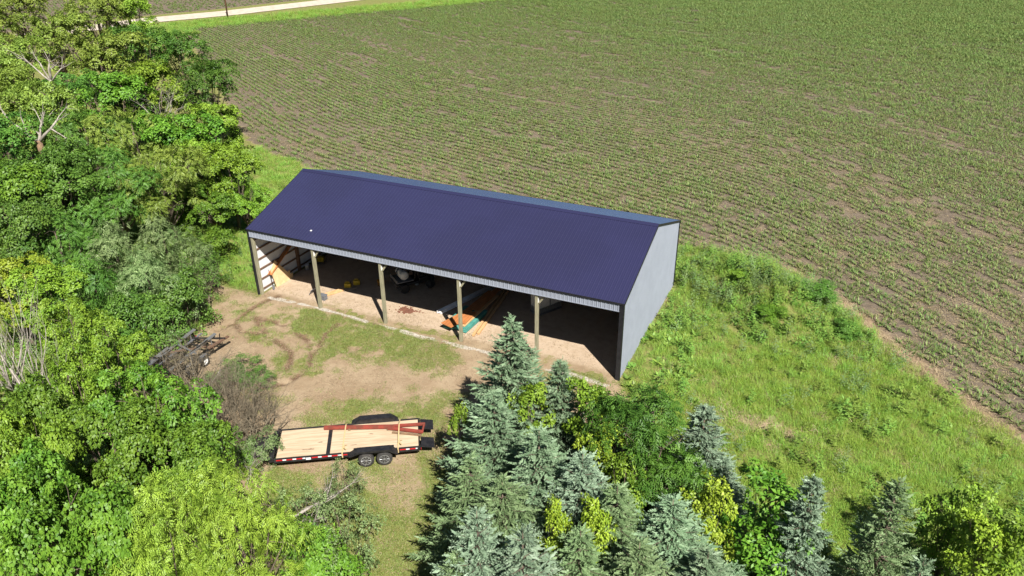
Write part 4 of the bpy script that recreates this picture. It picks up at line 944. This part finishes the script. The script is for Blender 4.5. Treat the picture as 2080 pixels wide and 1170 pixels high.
WOOD = [  # crown centre in the photo, height, radius, kind, leaf colour, label
 (-60, 30, 12, 4.6, 'oak_a', 'leaf_olive', 'olive green tree at the far left corner of the wood, cut by the frame'),
 (40, 22, 12, 4.6, 'oak_b', 'leaf_olive', 'olive green tree second from the far left corner of the wood'),
 (110, 70, 12, 4.4, 'oak_a', 'leaf_olive', 'pale olive tree standing just behind the bare forked snag'),
 (195, 30, 12, 4.4, 'oak_b', 'leaf_olive', 'olive tree at the top of the wood, left of the yellow one by the road'),
 (262, 28, 11, 3.8, 'oak_c', 'leaf_yellow', 'bright yellow green tree at the far tip of the wood beside the gravel road'),
 (205, 115, 12, 4.4, 'oak_a', 'leaf_olive', 'light olive tree with fine leaves in the middle of the far wood'),
 (20, 120, 11, 4.2, 'oak_a', 'leaf_olive', 'olive tree left of the bare forked snag'),
 (290, 105, 10.5, 3.8, 'oak_b', 'leaf_mid', 'mid green tree between the yellow tree and the dark tree by the field'),
 (368, 112, 10, 3.2, 'oak_b', 'leaf_dark', 'dark green tree at the field corner near the gravel road'),
 (418, 178, 9.5, 3.0, 'oak_b', 'leaf_dark', 'dark green tree on the field edge in front of the other dark one'),
 (300, 185, 10, 3.5, 'oak_c', 'leaf_yellow', 'yellow green tree right behind the grey dead shrub'),
 (55, 215, 9.5, 3.6, 'oak_a', 'leaf_olive', 'low olive tree between the two dead snags'),
 (235, 205, 10, 3.6, 'oak_c', 'leaf_bright', 'fresh green tree left of the grey dead shrub'),
 (155, 195, 9.5, 3.6, 'oak_a', 'leaf_mid', 'mid green tree right of the bare forked snag'),
 (432, 262, 8.5, 2.7, 'oak_c', 'leaf_yellow', 'yellow green tree on the field edge above the shed corner'),
 (372, 285, 8.5, 3.0, 'oak_c', 'leaf_bright', 'bright green tree right of the grey dead shrub'),
 (275, 285, 9, 3.3, 'ash_a', 'leaf_olive', 'feathery mid green tree below the grey dead shrub'),
 (180, 290, 9, 3.4, 'ash_a', 'leaf_mid', 'feathery green tree right of the big broken snag'),
 (465, 345, 7.5, 2.3, 'oak_c', 'leaf_yellow', 'yellow green tree nearest the left end of the navy roof'),
 (405, 335, 7.5, 2.4, 'oak_c', 'leaf_yellow', 'yellow green tree left of the one nearest the roof'),
 (330, 360, 8, 3.0, 'ash_a', 'leaf_olive', 'dull green tree left of the yellow pair of trees by the roof'),
 (225, 375, 8, 3.2, 'ash_a', 'leaf_mid', 'feathery tree in the middle of the wood in front of the big broken snag'),
 (120, 390, 8, 3.3, 'oak_b', 'leaf_mid', 'broad green tree directly below the big broken snag'),
 (25, 400, 8.5, 3.3, 'maple_b', 'leaf_bright', 'fresh green tree at the left frame edge below the big broken snag'),
 (30, 475, 7.5, 2.6, 'maple_b', 'leaf_mid', 'leafy green tree at the left frame edge, above the golden one'),
 (428, 400, 5.0, 2.2, 'maple_a', 'leaf_bright', 'low bright green tree at the foot of the wood behind the shed corner'),
 (495, 400, 4.6, 1.7, 'maple_a', 'leaf_yellow', 'small yellow green tree touching the left roof corner'),
 (120, 500, 6.5, 2.6, 'ash_a', 'leaf_mid', 'feathery green tree left of the pale drooping thicket'),
 (235, 515, 5.6, 2.7, 'ash_b', 'leaf_pale', 'pale drooping tree at the back of the thicket left of the shed'),
 (335, 500, 5.2, 2.6, 'ash_b', 'leaf_pale', 'pale drooping tree nearest the left wall of the shed'),
 (300, 570, 5.0, 2.6, 'ash_b', 'leaf_pale', 'pale drooping tree in the middle of the thicket left of the yard'),
 (195, 590, 5.2, 2.6, 'ash_b', 'leaf_mid', 'dark drooping tree at the left of the thicket'),
 (25, 580, 6.5, 1.9, 'oak_c', 'leaf_gold', 'golden yellow tree at the left frame edge'),
 (95, 590, 6.0, 2.0, 'oak_c', 'leaf_yellow', 'yellow green tree right of the golden tree at the left edge'),
 (150, 670, 6.2, 1.81, 'maple_a', 'leaf_yellow', 'yellow green tree behind the grey bare stems'),
 (215, 735, 6.5, 1.72, 'maple_a', 'leaf_yellow', 'yellow green tree left of the boat trailer'),
 (150, 800, 6.5, 1.63, 'maple_a', 'leaf_yellow', 'yellow green tree between the bare stems and the big maple'),
 (305, 838, 7.5, 2.24, 'maple_a', 'leaf_bright', 'big bright green maple below the boat trailer'),
 (235, 920, 7.0, 1.98, 'maple_b', 'leaf_bright', 'rich green maple at the left of the big maple by the trailer'),
 (365, 950, 6.2, 1.81, 'maple_b', 'leaf_bright', 'low rich green maple at the left of the flatbed trailer'),
 (25, 870, 8.0, 1.72, 'maple_b', 'leaf_bright', 'tall fresh green maple cut by the left frame edge'),
 (95, 945, 8.0, 1.46, 'maple_b', 'leaf_yellow', 'yellow tinged maple standing just above the bottom left maple'),
 (20, 1060, 9.0, 1.72, 'maple_b', 'leaf_bright', 'light green maple in the bottom left corner, cut by the frame'),
 (165, 1090, 8.6, 1.98, 'maple_b', 'leaf_bright', 'large light green maple at the bottom left beside the feathery tree'),
 (330, 1120, 7.6, 1.98, 'feather', 'leaf_feather', 'feathery yellow green tree at the bottom, the left of two'),
 (480, 1080, 7.2, 2.06, 'feather', 'leaf_feather', 'feathery yellow green tree at the bottom, beside the pale leaning trunk'),
 (100, 228, 10.8, 3.2, 'oak_a', 'leaf_olive', 'olive tree directly under the bare forked snag'),
 (118, 365, 9.0, 2.6, 'oak_b', 'leaf_mid', 'green tree hiding the foot of the big broken snag'),
 (-30, 80, 11.5, 4.2, 'oak_a', 'leaf_olive', 'olive tree cut by the left frame edge near the top'),
 (-20, 200, 10.5, 4.0, 'oak_a', 'leaf_olive', 'olive tree cut by the left frame edge beside the two snags'),
 (-30, 310, 9.5, 3.6, 'oak_b', 'leaf_mid', 'green tree cut by the left frame edge level with the broken snag'),
 (700, 1070, 3.0, 1.5, 'bush_b', 'leaf_pale', 'pale leaved bush with grey limbs at the bottom of the yard'),
 (700, 975, 2.0, 0.95, 'bush_b', 'leaf_pale', 'sparse pale leafed bush right below the flatbed trailer wheels'),
]
r_ = random.Random(4)
for px, py, H, Rr, k, cm, lab in WOOD:
    x, y = crown_at(px, py, H); nm = 'pale_bush' if 'bush' in lab else 'broadleaf_tree'
    plant_tree(nm, k, x, y, H, Rr, r_.uniform(0, 6.28), lab, 'bush' if 'bush' in lab else 'tree', cm, 'pale bushes at the foot of the yard' if 'bush' in lab else 'broadleaf trees of the wood')
BUSH = [(365, 620, 3.4, 2.1, 'bush_a', 'leaf_mid', 'fine leaved green bush between the thicket and the boat trailer'), (300, 660, 3.6, 2.0, 'bush_a', 'leaf_mid', 'green bush left of the boat trailer at the edge of the thicket'), (405, 560, 3.0, 1.6, 'bush_b', 'leaf_mid', 'twiggy green bush at the corner of the yard left of the shed'),
        (440, 500, 2.2, 1.6, 'bush_a', 'leaf_bright', 'bright green bush in the grass left of the shed'), (350, 435, 3.4, 1.8, 'bush_a', 'leaf_bright', 'leafy bush at the shaded foot of the wood'), (495, 745, .9, 1.2, 'bush_b', 'leaf_mid', 'low sprawling green bush on the dirt above the fallen limb'), (460, 770, 1.0, 1.1, 'bush_b', 'leaf_pale', 'low grey green bush right of the boat trailer'), (525, 770, 1.0, .9, 'bush_b', 'leaf_mid', 'small low bush on the dirt, nearest the bare yard'),
        (470, 915, 1.8, 1.1, 'bush_b', 'leaf_bright', 'leafy bush against the front of the flatbed trailer'), (528, 915, 1.7, 1.05, 'bush_b', 'leaf_pale', 'pale bush overlapping the left corner of the timber deck'), (620, 1060, 2.4, 1.4, 'bush_b', 'leaf_pale', 'pale bush around the leaning grey trunk'), (640, 1145, 3.0, 1.6, 'bush_a', 'leaf_bright', 'bright green bush at the bottom edge below the leaning trunk'),
        (1500, 590, .8, .8, 'bush_a', 'leaf_yellow', 'small yellow green bush on the weedy mound'), (1560, 645, .8, 1.0, 'bush_a', 'leaf_bright', 'small fresh green bush on the near slope of the mound'), (1655, 612, .9, 1.5, 'bush_a', 'leaf_mid', 'dark green bush at the end of the mound beside the field'), (1720, 675, .8, .9, 'bush_a', 'leaf_mid', 'dark low bush at the edge of the field beyond the mound')]
for px, py, H, Rr, k, cm, lab in BUSH:
    x, y = crown_at(px, py, H, .5); plant_tree('bush', k, x, y, H, Rr, r_.uniform(0, 6.28), lab, 'bush', cm, 'bushes round the yard', ('stems', 'foliage'))

# spruces
def spruce_mesh(seed, H, Rr, dens=1.0):
    r = np.random.default_rng(seed); tp, td, tl = [], [], []; mb = MB()
    mb.tube([(0, 0, -.2), (.02, .01, H*.5), (0, 0, H*.99)], [H*.018, H*.011, .012], 8)
    z = .25
    while z < H*.97:
        u = z/H; rad = Rr*min(1.0, (1-u)*1.32)**.95*(1 if u > .08 else .85)+.05; nb = int(5+rad*2.4*dens); a0 = r.uniform(0, 6.28)
        for k in range(nb):
            a = a0+6.283*k/nb+r.normal(0, .16); bl = rad*r.uniform(.70, 1.16)*(1+.16*math.sin(2*a+seed)+.10*math.sin(5*a+z*2.1)); zz = z+r.normal(0, .09)
            up = .75*u*u-.22+r.normal(0, .07); st = max(3, int(bl/.13))
            d0 = np.array([math.cos(a), math.sin(a), 0])
            pb = lambda t: d0*bl*t+np.array([0, 0, zz+bl*(up*t+.26*t*t)])
            if bl > .3: mb.tube([pb(0), pb(.5), pb(.97)], [.022+.006*bl, .014, .004], 4, cap=False)
            for j in range(st+1):
                t = .18+.82*j/st; q = pb(t); ln = (.16+.42*bl*(1-t)*.55+.08)*r.uniform(.75, 1.2)
                if j == st: tp.append(q-d0*.1); td.append(d0+np.array([0, 0, .35])); tl.append(.3*r.uniform(.7, 1.1)+.05*bl); continue
                for s in (-1, 1):
                    sd = np.array([-d0[1], d0[0], 0])*s
                    tp.append(q); td.append(d0*.75+sd*r.uniform(.5, .95)+np.array([0, 0, r.normal(.08, .16)])); tl.append(ln)
                if r.random() < .75: tp.append(q); td.append(d0*.8+np.array([r.normal(0, .25), r.normal(0, .25), r.uniform(.25, .6)])); tl.append(ln*.7)
        z += (.20+.10*rad/1.5)/dens*r.uniform(.8, 1.2)
    for k in range(9):                                             # leader with upright shoots
        a = r.uniform(0, 6.28); zz = H*(.90+.10*k/9); tp.append((0, 0, zz)); td.append((.55*math.cos(a), .55*math.sin(a), .8)); tl.append(.3*(1.25-k/9))
    tp.append((0, 0, H*.93)); td.append((0, 0, 1)); tl.append(H*.075)
    P, D, Ln = np.array(tp), unit(np.array(td)), np.array(tl); n = len(P); tw = r.random(n)
    # woody spindle of each shoot
    s1 = unit(np.cross(D, r.normal(size=D.shape))); s2 = np.cross(D, s1)
    # needles: narrow diamonds ringed round the shoot
    nn = 13; ti = np.repeat(np.arange(n), nn); t = np.tile((np.arange(nn)+.5)/nn, n)+r.normal(0, .03, n*nn); ph = r.uniform(0, 6.28, n*nn)
    rad_d = s1[ti]*np.cos(ph)[:, None]+s2[ti]*np.sin(ph)[:, None]
    base = P[ti]+D[ti]*(Ln[ti]*t)[:, None]; nd = unit(D[ti]*.8+rad_d*.9)
    nl_ = r.uniform(.06, .10, n*nn)*(1.1-.4*t); nw = r.uniform(.018, .030, n*nn)
    V, F = leaf_quads(base, nd, unit(np.cross(nd, rad_d)+rad_d*.6), nl_, nw, 0, 0)
    tone = np.clip(.45*tw[ti]+.35*t+.3*r.random(n*nn), 0, 1)
    # a flat core strip so that shoots read solid
    w = (.035+.02*r.random(n))[:, None]
    cv = np.stack([P, P+D*(Ln*.45)[:, None]+s1*w, P+D*Ln[:, None]*1.02, P+D*(Ln*.45)[:, None]-s1*w], 1).reshape(-1, 3)
    cf = np.arange(len(cv)).reshape(-1, 4)
    V = np.vstack([V, cv]); F = np.vstack([F, cf+len(nd)*4]); tone = np.concatenate([tone, np.clip(.2+.5*tw, 0, 1)])
    print('spruce', n, len(F))
    return mb.mesh('spruce_trunk', M['bark'], True), npmesh('spruce_crown', V, F, M['needle_blue'], tone), H, Rr
KIND['spr_a'] = spruce_mesh(31, 7.0, 2.1); KIND['spr_b'] = spruce_mesh(32, 6.4, 1.75); KIND['spr_c'] = spruce_mesh(33, 5.2, 1.3); KIND['spr_d'] = spruce_mesh(34, 6.2, 1.7, .72)
SPR = [  # tip in the photo, height, radius
 (1040, 654, 7.2, 1.95, 'spr_a', 'needle_blue', 'tallest blue green spruce, its tip reaching up before the shed opening'),
 (1138, 735, 5.6, 1.15, 'spr_c', 'needle_blue', 'slim blue spruce in front of the right end of the shed'),
 (1003, 800, 6.2, 1.6, 'spr_a', 'needle_blue', 'broad blue green spruce at the left front of the tallest spruce'),
 (1095, 872, 6.6, 1.8, 'spr_b', 'needle_blue', 'wide blue grey spruce in the middle of the clump'),
 (955, 930, 5.6, 1.25, 'spr_a', 'needle_green', 'green spruce on the left edge of the clump beside the trailer tail'),
 (1184, 920, 6.4, 1.6, 'spr_b', 'needle_silver', 'pale spruce with upright shoots right of the middle one'),
 (1255, 986, 6.0, 1.5, 'spr_b', 'needle_green', 'grey green spruce below the dark leafy tree'),
 (1020, 975, 5.6, 1.8, 'spr_a', 'needle_green', 'dull green spruce low in the middle of the clump'),
 (968, 1034, 7.0, 1.35, 'spr_b', 'needle_silver', 'silver blue spruce at the bottom left of the clump'),
 (1062, 1071, 7.0, 1.5, 'spr_d', 'needle_silver', 'silver spruce at the bottom with a bare pale leader'),
 (1368, 1012, 5.6, 1.7, 'spr_b', 'needle_blue', 'blue grey spruce at the bottom right of the clump'),
 (1434, 827, 5.2, 1.25, 'spr_c', 'needle_silver', 'silver blue spruce at the right of the dark leafy tree'),
 (1241, 838, 4.4, 1.0, 'spr_c', 'needle_blue', 'small blue spruce at the left of the dark leafy tree'),
 (1470, 930, 3.2, .9, 'spr_c', 'needle_silver', 'short silver spruce on the right edge of the clump'),
 (1180, 1075, 5.6, 1.5, 'spr_b', 'needle_green', 'grey green spruce at the bottom between two yellow saplings'),
 (928, 1120, 5.4, 1.05, 'spr_b', 'needle_green', 'grey green spruce in the lower left corner of the clump'),
 (1300, 1100, 5.8, 1.5, 'spr_b', 'needle_green', 'grey green spruce at the bottom edge, right of the yellow saplings'),
 (1440, 1120, 5.0, 1.4, 'spr_b', 'needle_blue', 'blue green spruce at the bottom edge below the yellow sapling'),
 (1655, 972, 6.0, 1.35, 'spr_c', 'needle_silver', 'silver blue spruce standing alone at the lower right'),
 (1830, 972, 6.2, 1.6, 'spr_d', 'needle_green', 'sparse grey green spruce with a bent tip at the lower right'),
 (1880, 1130, 5.6, 1.3, 'spr_d', 'needle_blue', 'spruce with only its tip showing at the bottom right edge'),
]
for px, py, H, Rr, k, cm, lab in SPR:
    q = at(px, py, H); plant_tree('spruce_tree', k, q[0], q[1], H, Rr*(1.28 if px < 1500 else 1.0), r_.uniform(0, 6.28), lab, 'spruce', cm, 'spruces planted along the near side of the yard')
SAP = [  # crown centre, height, radius
 (1085, 845, 5.2, 1.0, 'sap_a', 'leaf_yellow', 'yellow green sapling among the spruces behind the wide blue grey one'),
 (1192, 850, 5.6, 1.05, 'sap_a', 'leaf_yellow', 'slim yellow green sapling right of the slim blue spruce'),
 (1226, 915, 5.2, 1.05, 'sap_b', 'leaf_gold', 'golden sapling left of the dark leafy tree'),
 (1268, 985, 4.6, .8, 'sap_b', 'leaf_yellow', 'small yellow green sapling under the dark leafy tree'),
 (1438, 1045, 5.6, 1.05, 'sap_b', 'leaf_gold', 'golden sapling at the right edge of the clump'),
 (1122, 1108, 6.0, .6, 'sap_a', 'leaf_gold', 'golden sapling at the bottom, the left of two between spruces'),
 (1200, 1112, 6.0, .75, 'sap_a', 'leaf_gold', 'golden sapling at the bottom, the right of two between spruces'),
 (938, 872, 4.4, .6, 'sap_b', 'leaf_yellow', 'little yellow green sapling peeping out at the left of the spruces'),
 (1560, 1050, 5.2, 1.7, 'sap_b', 'leaf_bright', 'fresh green small tree left of the lone silver spruce'),
 (1945, 1050, 5.2, 1.1, 'sap_b', 'leaf_yellow', 'yellow green small tree right of the sparse spruce'),
 (2045, 1125, 5.6, 1.3, 'sap_b', 'leaf_yellow', 'yellow green small tree in the bottom right corner'),
 (1985, 1130, 5.2, .9, 'sap_a', 'leaf_gold', 'golden small tree at the bottom right, left of the corner'),
]
for px, py, H, Rr, k, cm, lab in SAP:
    x, y = crown_at(px, py, H, .62); plant_tree('sapling', k, x, y, H, Rr, r_.uniform(0, 6.28), lab, 'sapling', cm, 'yellow green saplings among the spruces')
x, y = crown_at(1322, 900, 6.4, .58); plant_tree('leafy_tree', 'dense_a', x, y, 6.6, 2.2, .6, 'dark green leafy tree rising among the blue spruces', 'tree', 'leaf_dark')

# bare wood: snags, dead shrubs, fallen limbs
def branching(mb, r, p, d, ln, rad, depth, spread=.55, n=3, lift=.1, segs=3, shrink=.66, sides=5):
    pts, rs = [np.array(p)], [rad]; dd = np.array(d, float)
    for i in range(segs):
        dd = unit(dd+r.normal(0, .13, 3)+np.array([0, 0, lift*.3])); pts.append(pts[-1]+dd*ln/segs); rs.append(rad*(1-.5*(i+1)/segs) if depth else rad*(1-.92*(i+1)/segs))
    mb.tube(pts, rs, sides if depth > 1 else max(3, sides-1), cap=depth > 1)
    if depth == 0: return
    for k in range(n):
        i = segs if k < 2 else r.integers(1, segs+1); v = unit(dd+r.normal(0, spread, 3)+np.array([0, 0, lift]))
        branching(mb, r, pts[i], v, ln*shrink*r.uniform(.7, 1.15), rs[i]*.72, depth-1, spread, n, lift, segs, shrink, sides)
def bare(name, px, py, z, seed, stems, ln, rad, depth, mat, label, cat, parts=False, lean=(0, 0, 1), **kw):
    q = at(px, py, z); r = np.random.default_rng(seed); mb = MB()
    for s in range(stems):
        v = unit(np.array(lean)+(r.normal(0, .45, 3)*np.array([1, 1, .2]) if stems > 1 else 0))
        branching(mb, r, (r.normal(0, .12), r.normal(0, .12), -.1), v, ln*r.uniform(.8, 1.15), rad, depth, **kw)
    o = mb.build(name, M[mat], smooth=True, label=label, cat=cat); o.location = (q[0], q[1], z if z > 0 else gz1(q[0], q[1])); return o
def rooted(px, py, z):                                            # ground point under a photo point at height z
    return to_px(np.array([[*at(px, py, z)[:2], 0.0]]))
def snag(px, py, H, seed, label, mat, big=False):
    q = at(px, py, H); r = np.random.default_rng(seed)
    t = empty('dead_tree', (q[0], q[1], 0), label=label, cat='dead tree'); mb = MB()
    mb.tube([(0, 0, -.2), (.1, 0, H*.4), (0, .1, H*.80)], [.42 if big else .26, .34 if big else .2, .2 if big else .13], 10); tr = mb.build('trunk', M['rotten' if big else mat], t, True)
    lim = [((-.9, -.5, 1), H*.32), ((1.0, .5, .9), H*.34), ((.1, .3, 1.2), H*.2), ((-.6, .9, .5), H*.26)] if big else [((-.25, -.1, 1), H*.17), ((.35, .25, 1), H*.2), ((.1, 0, 1), H*.16), ((-.9, -.3, 1), H*.22), ((.6, .2, .5), H*.18)]
    for v, ln in lim:
        mb = MB(); branching(mb, r, (0, .1, H*.78), unit(np.array(v)), ln*.85, .13 if big else .085, 2, spread=.5, n=3, lift=.05, sides=7); mb.build('limb', M[mat], t, True)
snag(85, 105, 11.6, 51, 'pale forked dead tree poking out of the far wood', 'pale_bark')
snag(62, 240, 8.6, 52, 'big broken dead tree with pale forked limbs in the wood', 'pale_bark', True)
bare('dead_shrub', 335, 250, 6.0, 53, 7, 2.0, .035, 3, 'pale_bark', 'grey dead shrub tangled in the crowns of the wood', 'dead shrub', spread=.6)
bare('bare_shrub', 445, 850, 0, 54, 12, 1.5, .045, 4, 'twig', 'brown leafless shrub on the dirt left of the flatbed trailer', 'bare shrub', spread=.6)
bare('bare_shrub', 500, 875, 0, 55, 11, 1.2, .036, 4, 'twig', 'dark leafless shrub touching the front end of the flatbed trailer', 'bare shrub', spread=.65)
bare('bare_shrub', 420, 640, 0, 56, 11, 1.7, .035, 4, 'twig', 'grey twiggy shrub at the corner of the yard left of the shed', 'bare shrub', spread=.5)
bare('bare_shrub', 500, 985, 0, 57, 8, 1.0, .02, 4, 'pale_bark', 'pale dry shrub below the front of the flatbed trailer', 'bare shrub', spread=.6)
bare('bare_shrub', 30, 790, 2.0, 58, 12, 2.6, .045, 3, 'pale_bark', 'thicket of pale bare stems at the left frame edge', 'bare shrub', spread=.35, lift=.5)
bare('bare_shrub', 85, 850, 2.5, 59, 7, 2.6, .06, 3, 'pale_bark', 'white bare stems in front of the yellow green trees', 'bare shrub', spread=.3, lift=.5)
bare('bare_shrub', 345, 795, 0, 60, 10, 1.0, .03, 4, 'twig', 'grey brushy twigs over the near side of the boat trailer', 'bare shrub', spread=.55)
bare('bare_shrub', 545, 835, 0, 65, 9, .8, .03, 4, 'twig', 'dark brushy twigs on the dirt just above the left corner of the timber deck', 'bare shrub', spread=.6)
bare('bare_shrub', 470, 800, 0, 66, 10, 1.2, .03, 4, 'twig', 'tangle of bare twigs beside the long fallen limb', 'bare shrub', spread=.65)
for px_, py_, sd_i, ln_, lab_ in ((405, 800, 81, 1.6, 'grey brown brush at the foot of the long fallen limb'), (440, 905, 82, 1.5, 'brown brush under the right side of the big maple'), (520, 905, 83, 1.2, 'brown brush round the tongue of the flatbed trailer'), (545, 880, 84, .9, 'thin brush at the headboard of the flatbed trailer'), (455, 955, 86, 1.5, 'dark brush in the shade below the flatbed trailer tongue'), (395, 772, 87, 1.2, 'grey brush in front of the boat trailer wheels'), (340, 790, 88, 1.3, 'brown brush at the near corner of the boat trailer'), (430, 850, 90, 1.4, 'grey brush against the right side of the big maple'), (515, 850, 91, 1.1, 'thin brown brush on the dirt above the headboard'), (480, 835, 89, 1.3, 'brown brush in the middle of the brush pile left of the flatbed trailer')):
    bare('brush', px_, py_, 0, sd_i, 11, ln_*1.25, .038, 4, 'twig', lab_, 'brush', spread=.85, lift=.02)
bare('bare_shrub', 1540, 580, .9, 63, 9, .55, .012, 3, 'twig', 'grey dry twigs on top of the weedy mound', 'bare shrub', spread=.6)
def limb(px0, py0, px1, py1, z0, z1, rad, seed, mat, label, name='fallen_branch', depth=3):
    a, b = at(px0, py0, z0), at(px1, py1, z1); r = np.random.default_rng(seed); mb = MB(); v = b-a; ln = np.linalg.norm(v)
    mb.tube([(0, 0, 0), v*.5+np.array([0, 0, .12]), v], [rad, rad*.7, rad*.35], 8)
    for k in range(7):
        t = .35+.65*k/6; branching(mb, r, v*t+np.array([0, 0, .1*(1-t)]), unit(v/ln+r.normal(0, .6, 3)+np.array([0, 0, .2])), ln*.30, rad*.35, depth, spread=.5, lift=.05, sides=4)
    o = mb.build(name, M[mat], smooth=True, label=label, cat='branch'); o.location = tuple(a)
limb(335, 825, 440, 775, .15, .55, .085, 71, 'pale_bark', 'long grey fallen limb lying between the big maple and the boat trailer')
limb(415, 890, 470, 878, .1, .5, .06, 72, 'twig', 'dark fallen branch on the dirt at the front of the flatbed trailer')
limb(555, 1080, 690, 1000, 1.2, 2.4, .075, 73, 'pale_bark', 'pale grey limb leaning out over the bottom of the yard', 'leaning_limb', 3)
limb(575, 1100, 640, 1062, 1.0, 2.0, .08, 74, 'pale_bark', 'shorter pale limb below the long leaning one', 'leaning_limb', 3)

# ground cover under the trees
P = spots(26000, -45, 22, -28, 30); P = P[visible(P, 220, 140)]
WOOD_PG = poly([(540, 440), (440, 500), (420, 600), (410, 660), (320, 740), (330, 850), (420, 930), (400, 1000), (540, 1050), (560, 1350), (-500, 1350), (-500, 100), (300, 60), (470, 300)])
P = P[sdist(P, WOOD_PG)+(fbm(P, 2)-.5)*2 > 0]; P = P[rg.random(len(P)) < .55]
scatter('undergrowth', 'weed', np.column_stack([P, gz(P)]), rg.uniform(0, 6.28, len(P)), rg.uniform(.7, 1.5, len(P)), 'leafy undergrowth covering the ground beneath the wood', .1, 'undergrowth')
# far trees at the end of the field
for k, (px, py) in enumerate([(2010, -2), (2050, 0), (2095, 2), (2140, 4)]):
    q = at(px, py, 0); plant_tree('broadleaf_tree', 'oak_b', q[0]+6, q[1]+14, 11, 4.5, k*1.3, 'dark green tree in the line far beyond the field at the top right', 'tree', 'leaf_dark', 'far trees beyond the field')
# ------------------------------------------------------------------ camera and light
cam_d = bpy.data.cameras.new('camera'); cam = bpy.data.objects.new('camera', cam_d); col.objects.link(cam)
cam.matrix_world = Matrix(((BR[0], BU[0], -BF[0], CAM[0]), (BR[1], BU[1], -BF[1], CAM[1]), (BR[2], BU[2], -BF[2], CAM[2]), (0, 0, 0, 1)))
cam_d.sensor_width = 36; cam_d.lens = FPX/2080*36; cam_d.clip_start = .5; cam_d.clip_end = 4000; scene.camera = cam
SUN = Vector((2.72, -2.66, 4.16)).normalized()                  # towards the sun, from the shadows on the shed floor
sd_ = bpy.data.lights.new('sun', 'SUN'); sd_.energy = 5.0; sd_.angle = R(.53); sd_.color = (1.0, .955, .88)
so = bpy.data.objects.new('sun', sd_); col.objects.link(so); so.rotation_euler = SUN.to_track_quat('Z', 'Y').to_euler(); so.location = (20, -20, 60)
w = bpy.data.worlds.new('World'); scene.world = w; w.use_nodes = True; nt = w.node_tree
sk = nt.nodes.new('ShaderNodeTexSky'); sk.sky_type = 'NISHITA'; sk.sun_disc = False
sk.sun_elevation = math.asin(SUN.z); sk.sun_rotation = math.atan2(SUN.x, SUN.y); sk.air_density = 1.0; sk.dust_density = .6; sk.ozone_density = 1.2
nt.links.new(sk.outputs[0], nt.nodes['Background'].inputs[0]); nt.nodes['Background'].inputs[1].default_value = .035
scene.view_settings.view_transform = 'Standard'; scene.view_settings.look = 'None'; scene.view_settings.exposure = .86; scene.view_settings.gamma = 1
scene.render.resolution_x, scene.render.resolution_y = 1024, 576
scene.cycles.diffuse_bounces = 2; scene.cycles.max_bounces = 6; scene.cycles.transparent_max_bounces = 4
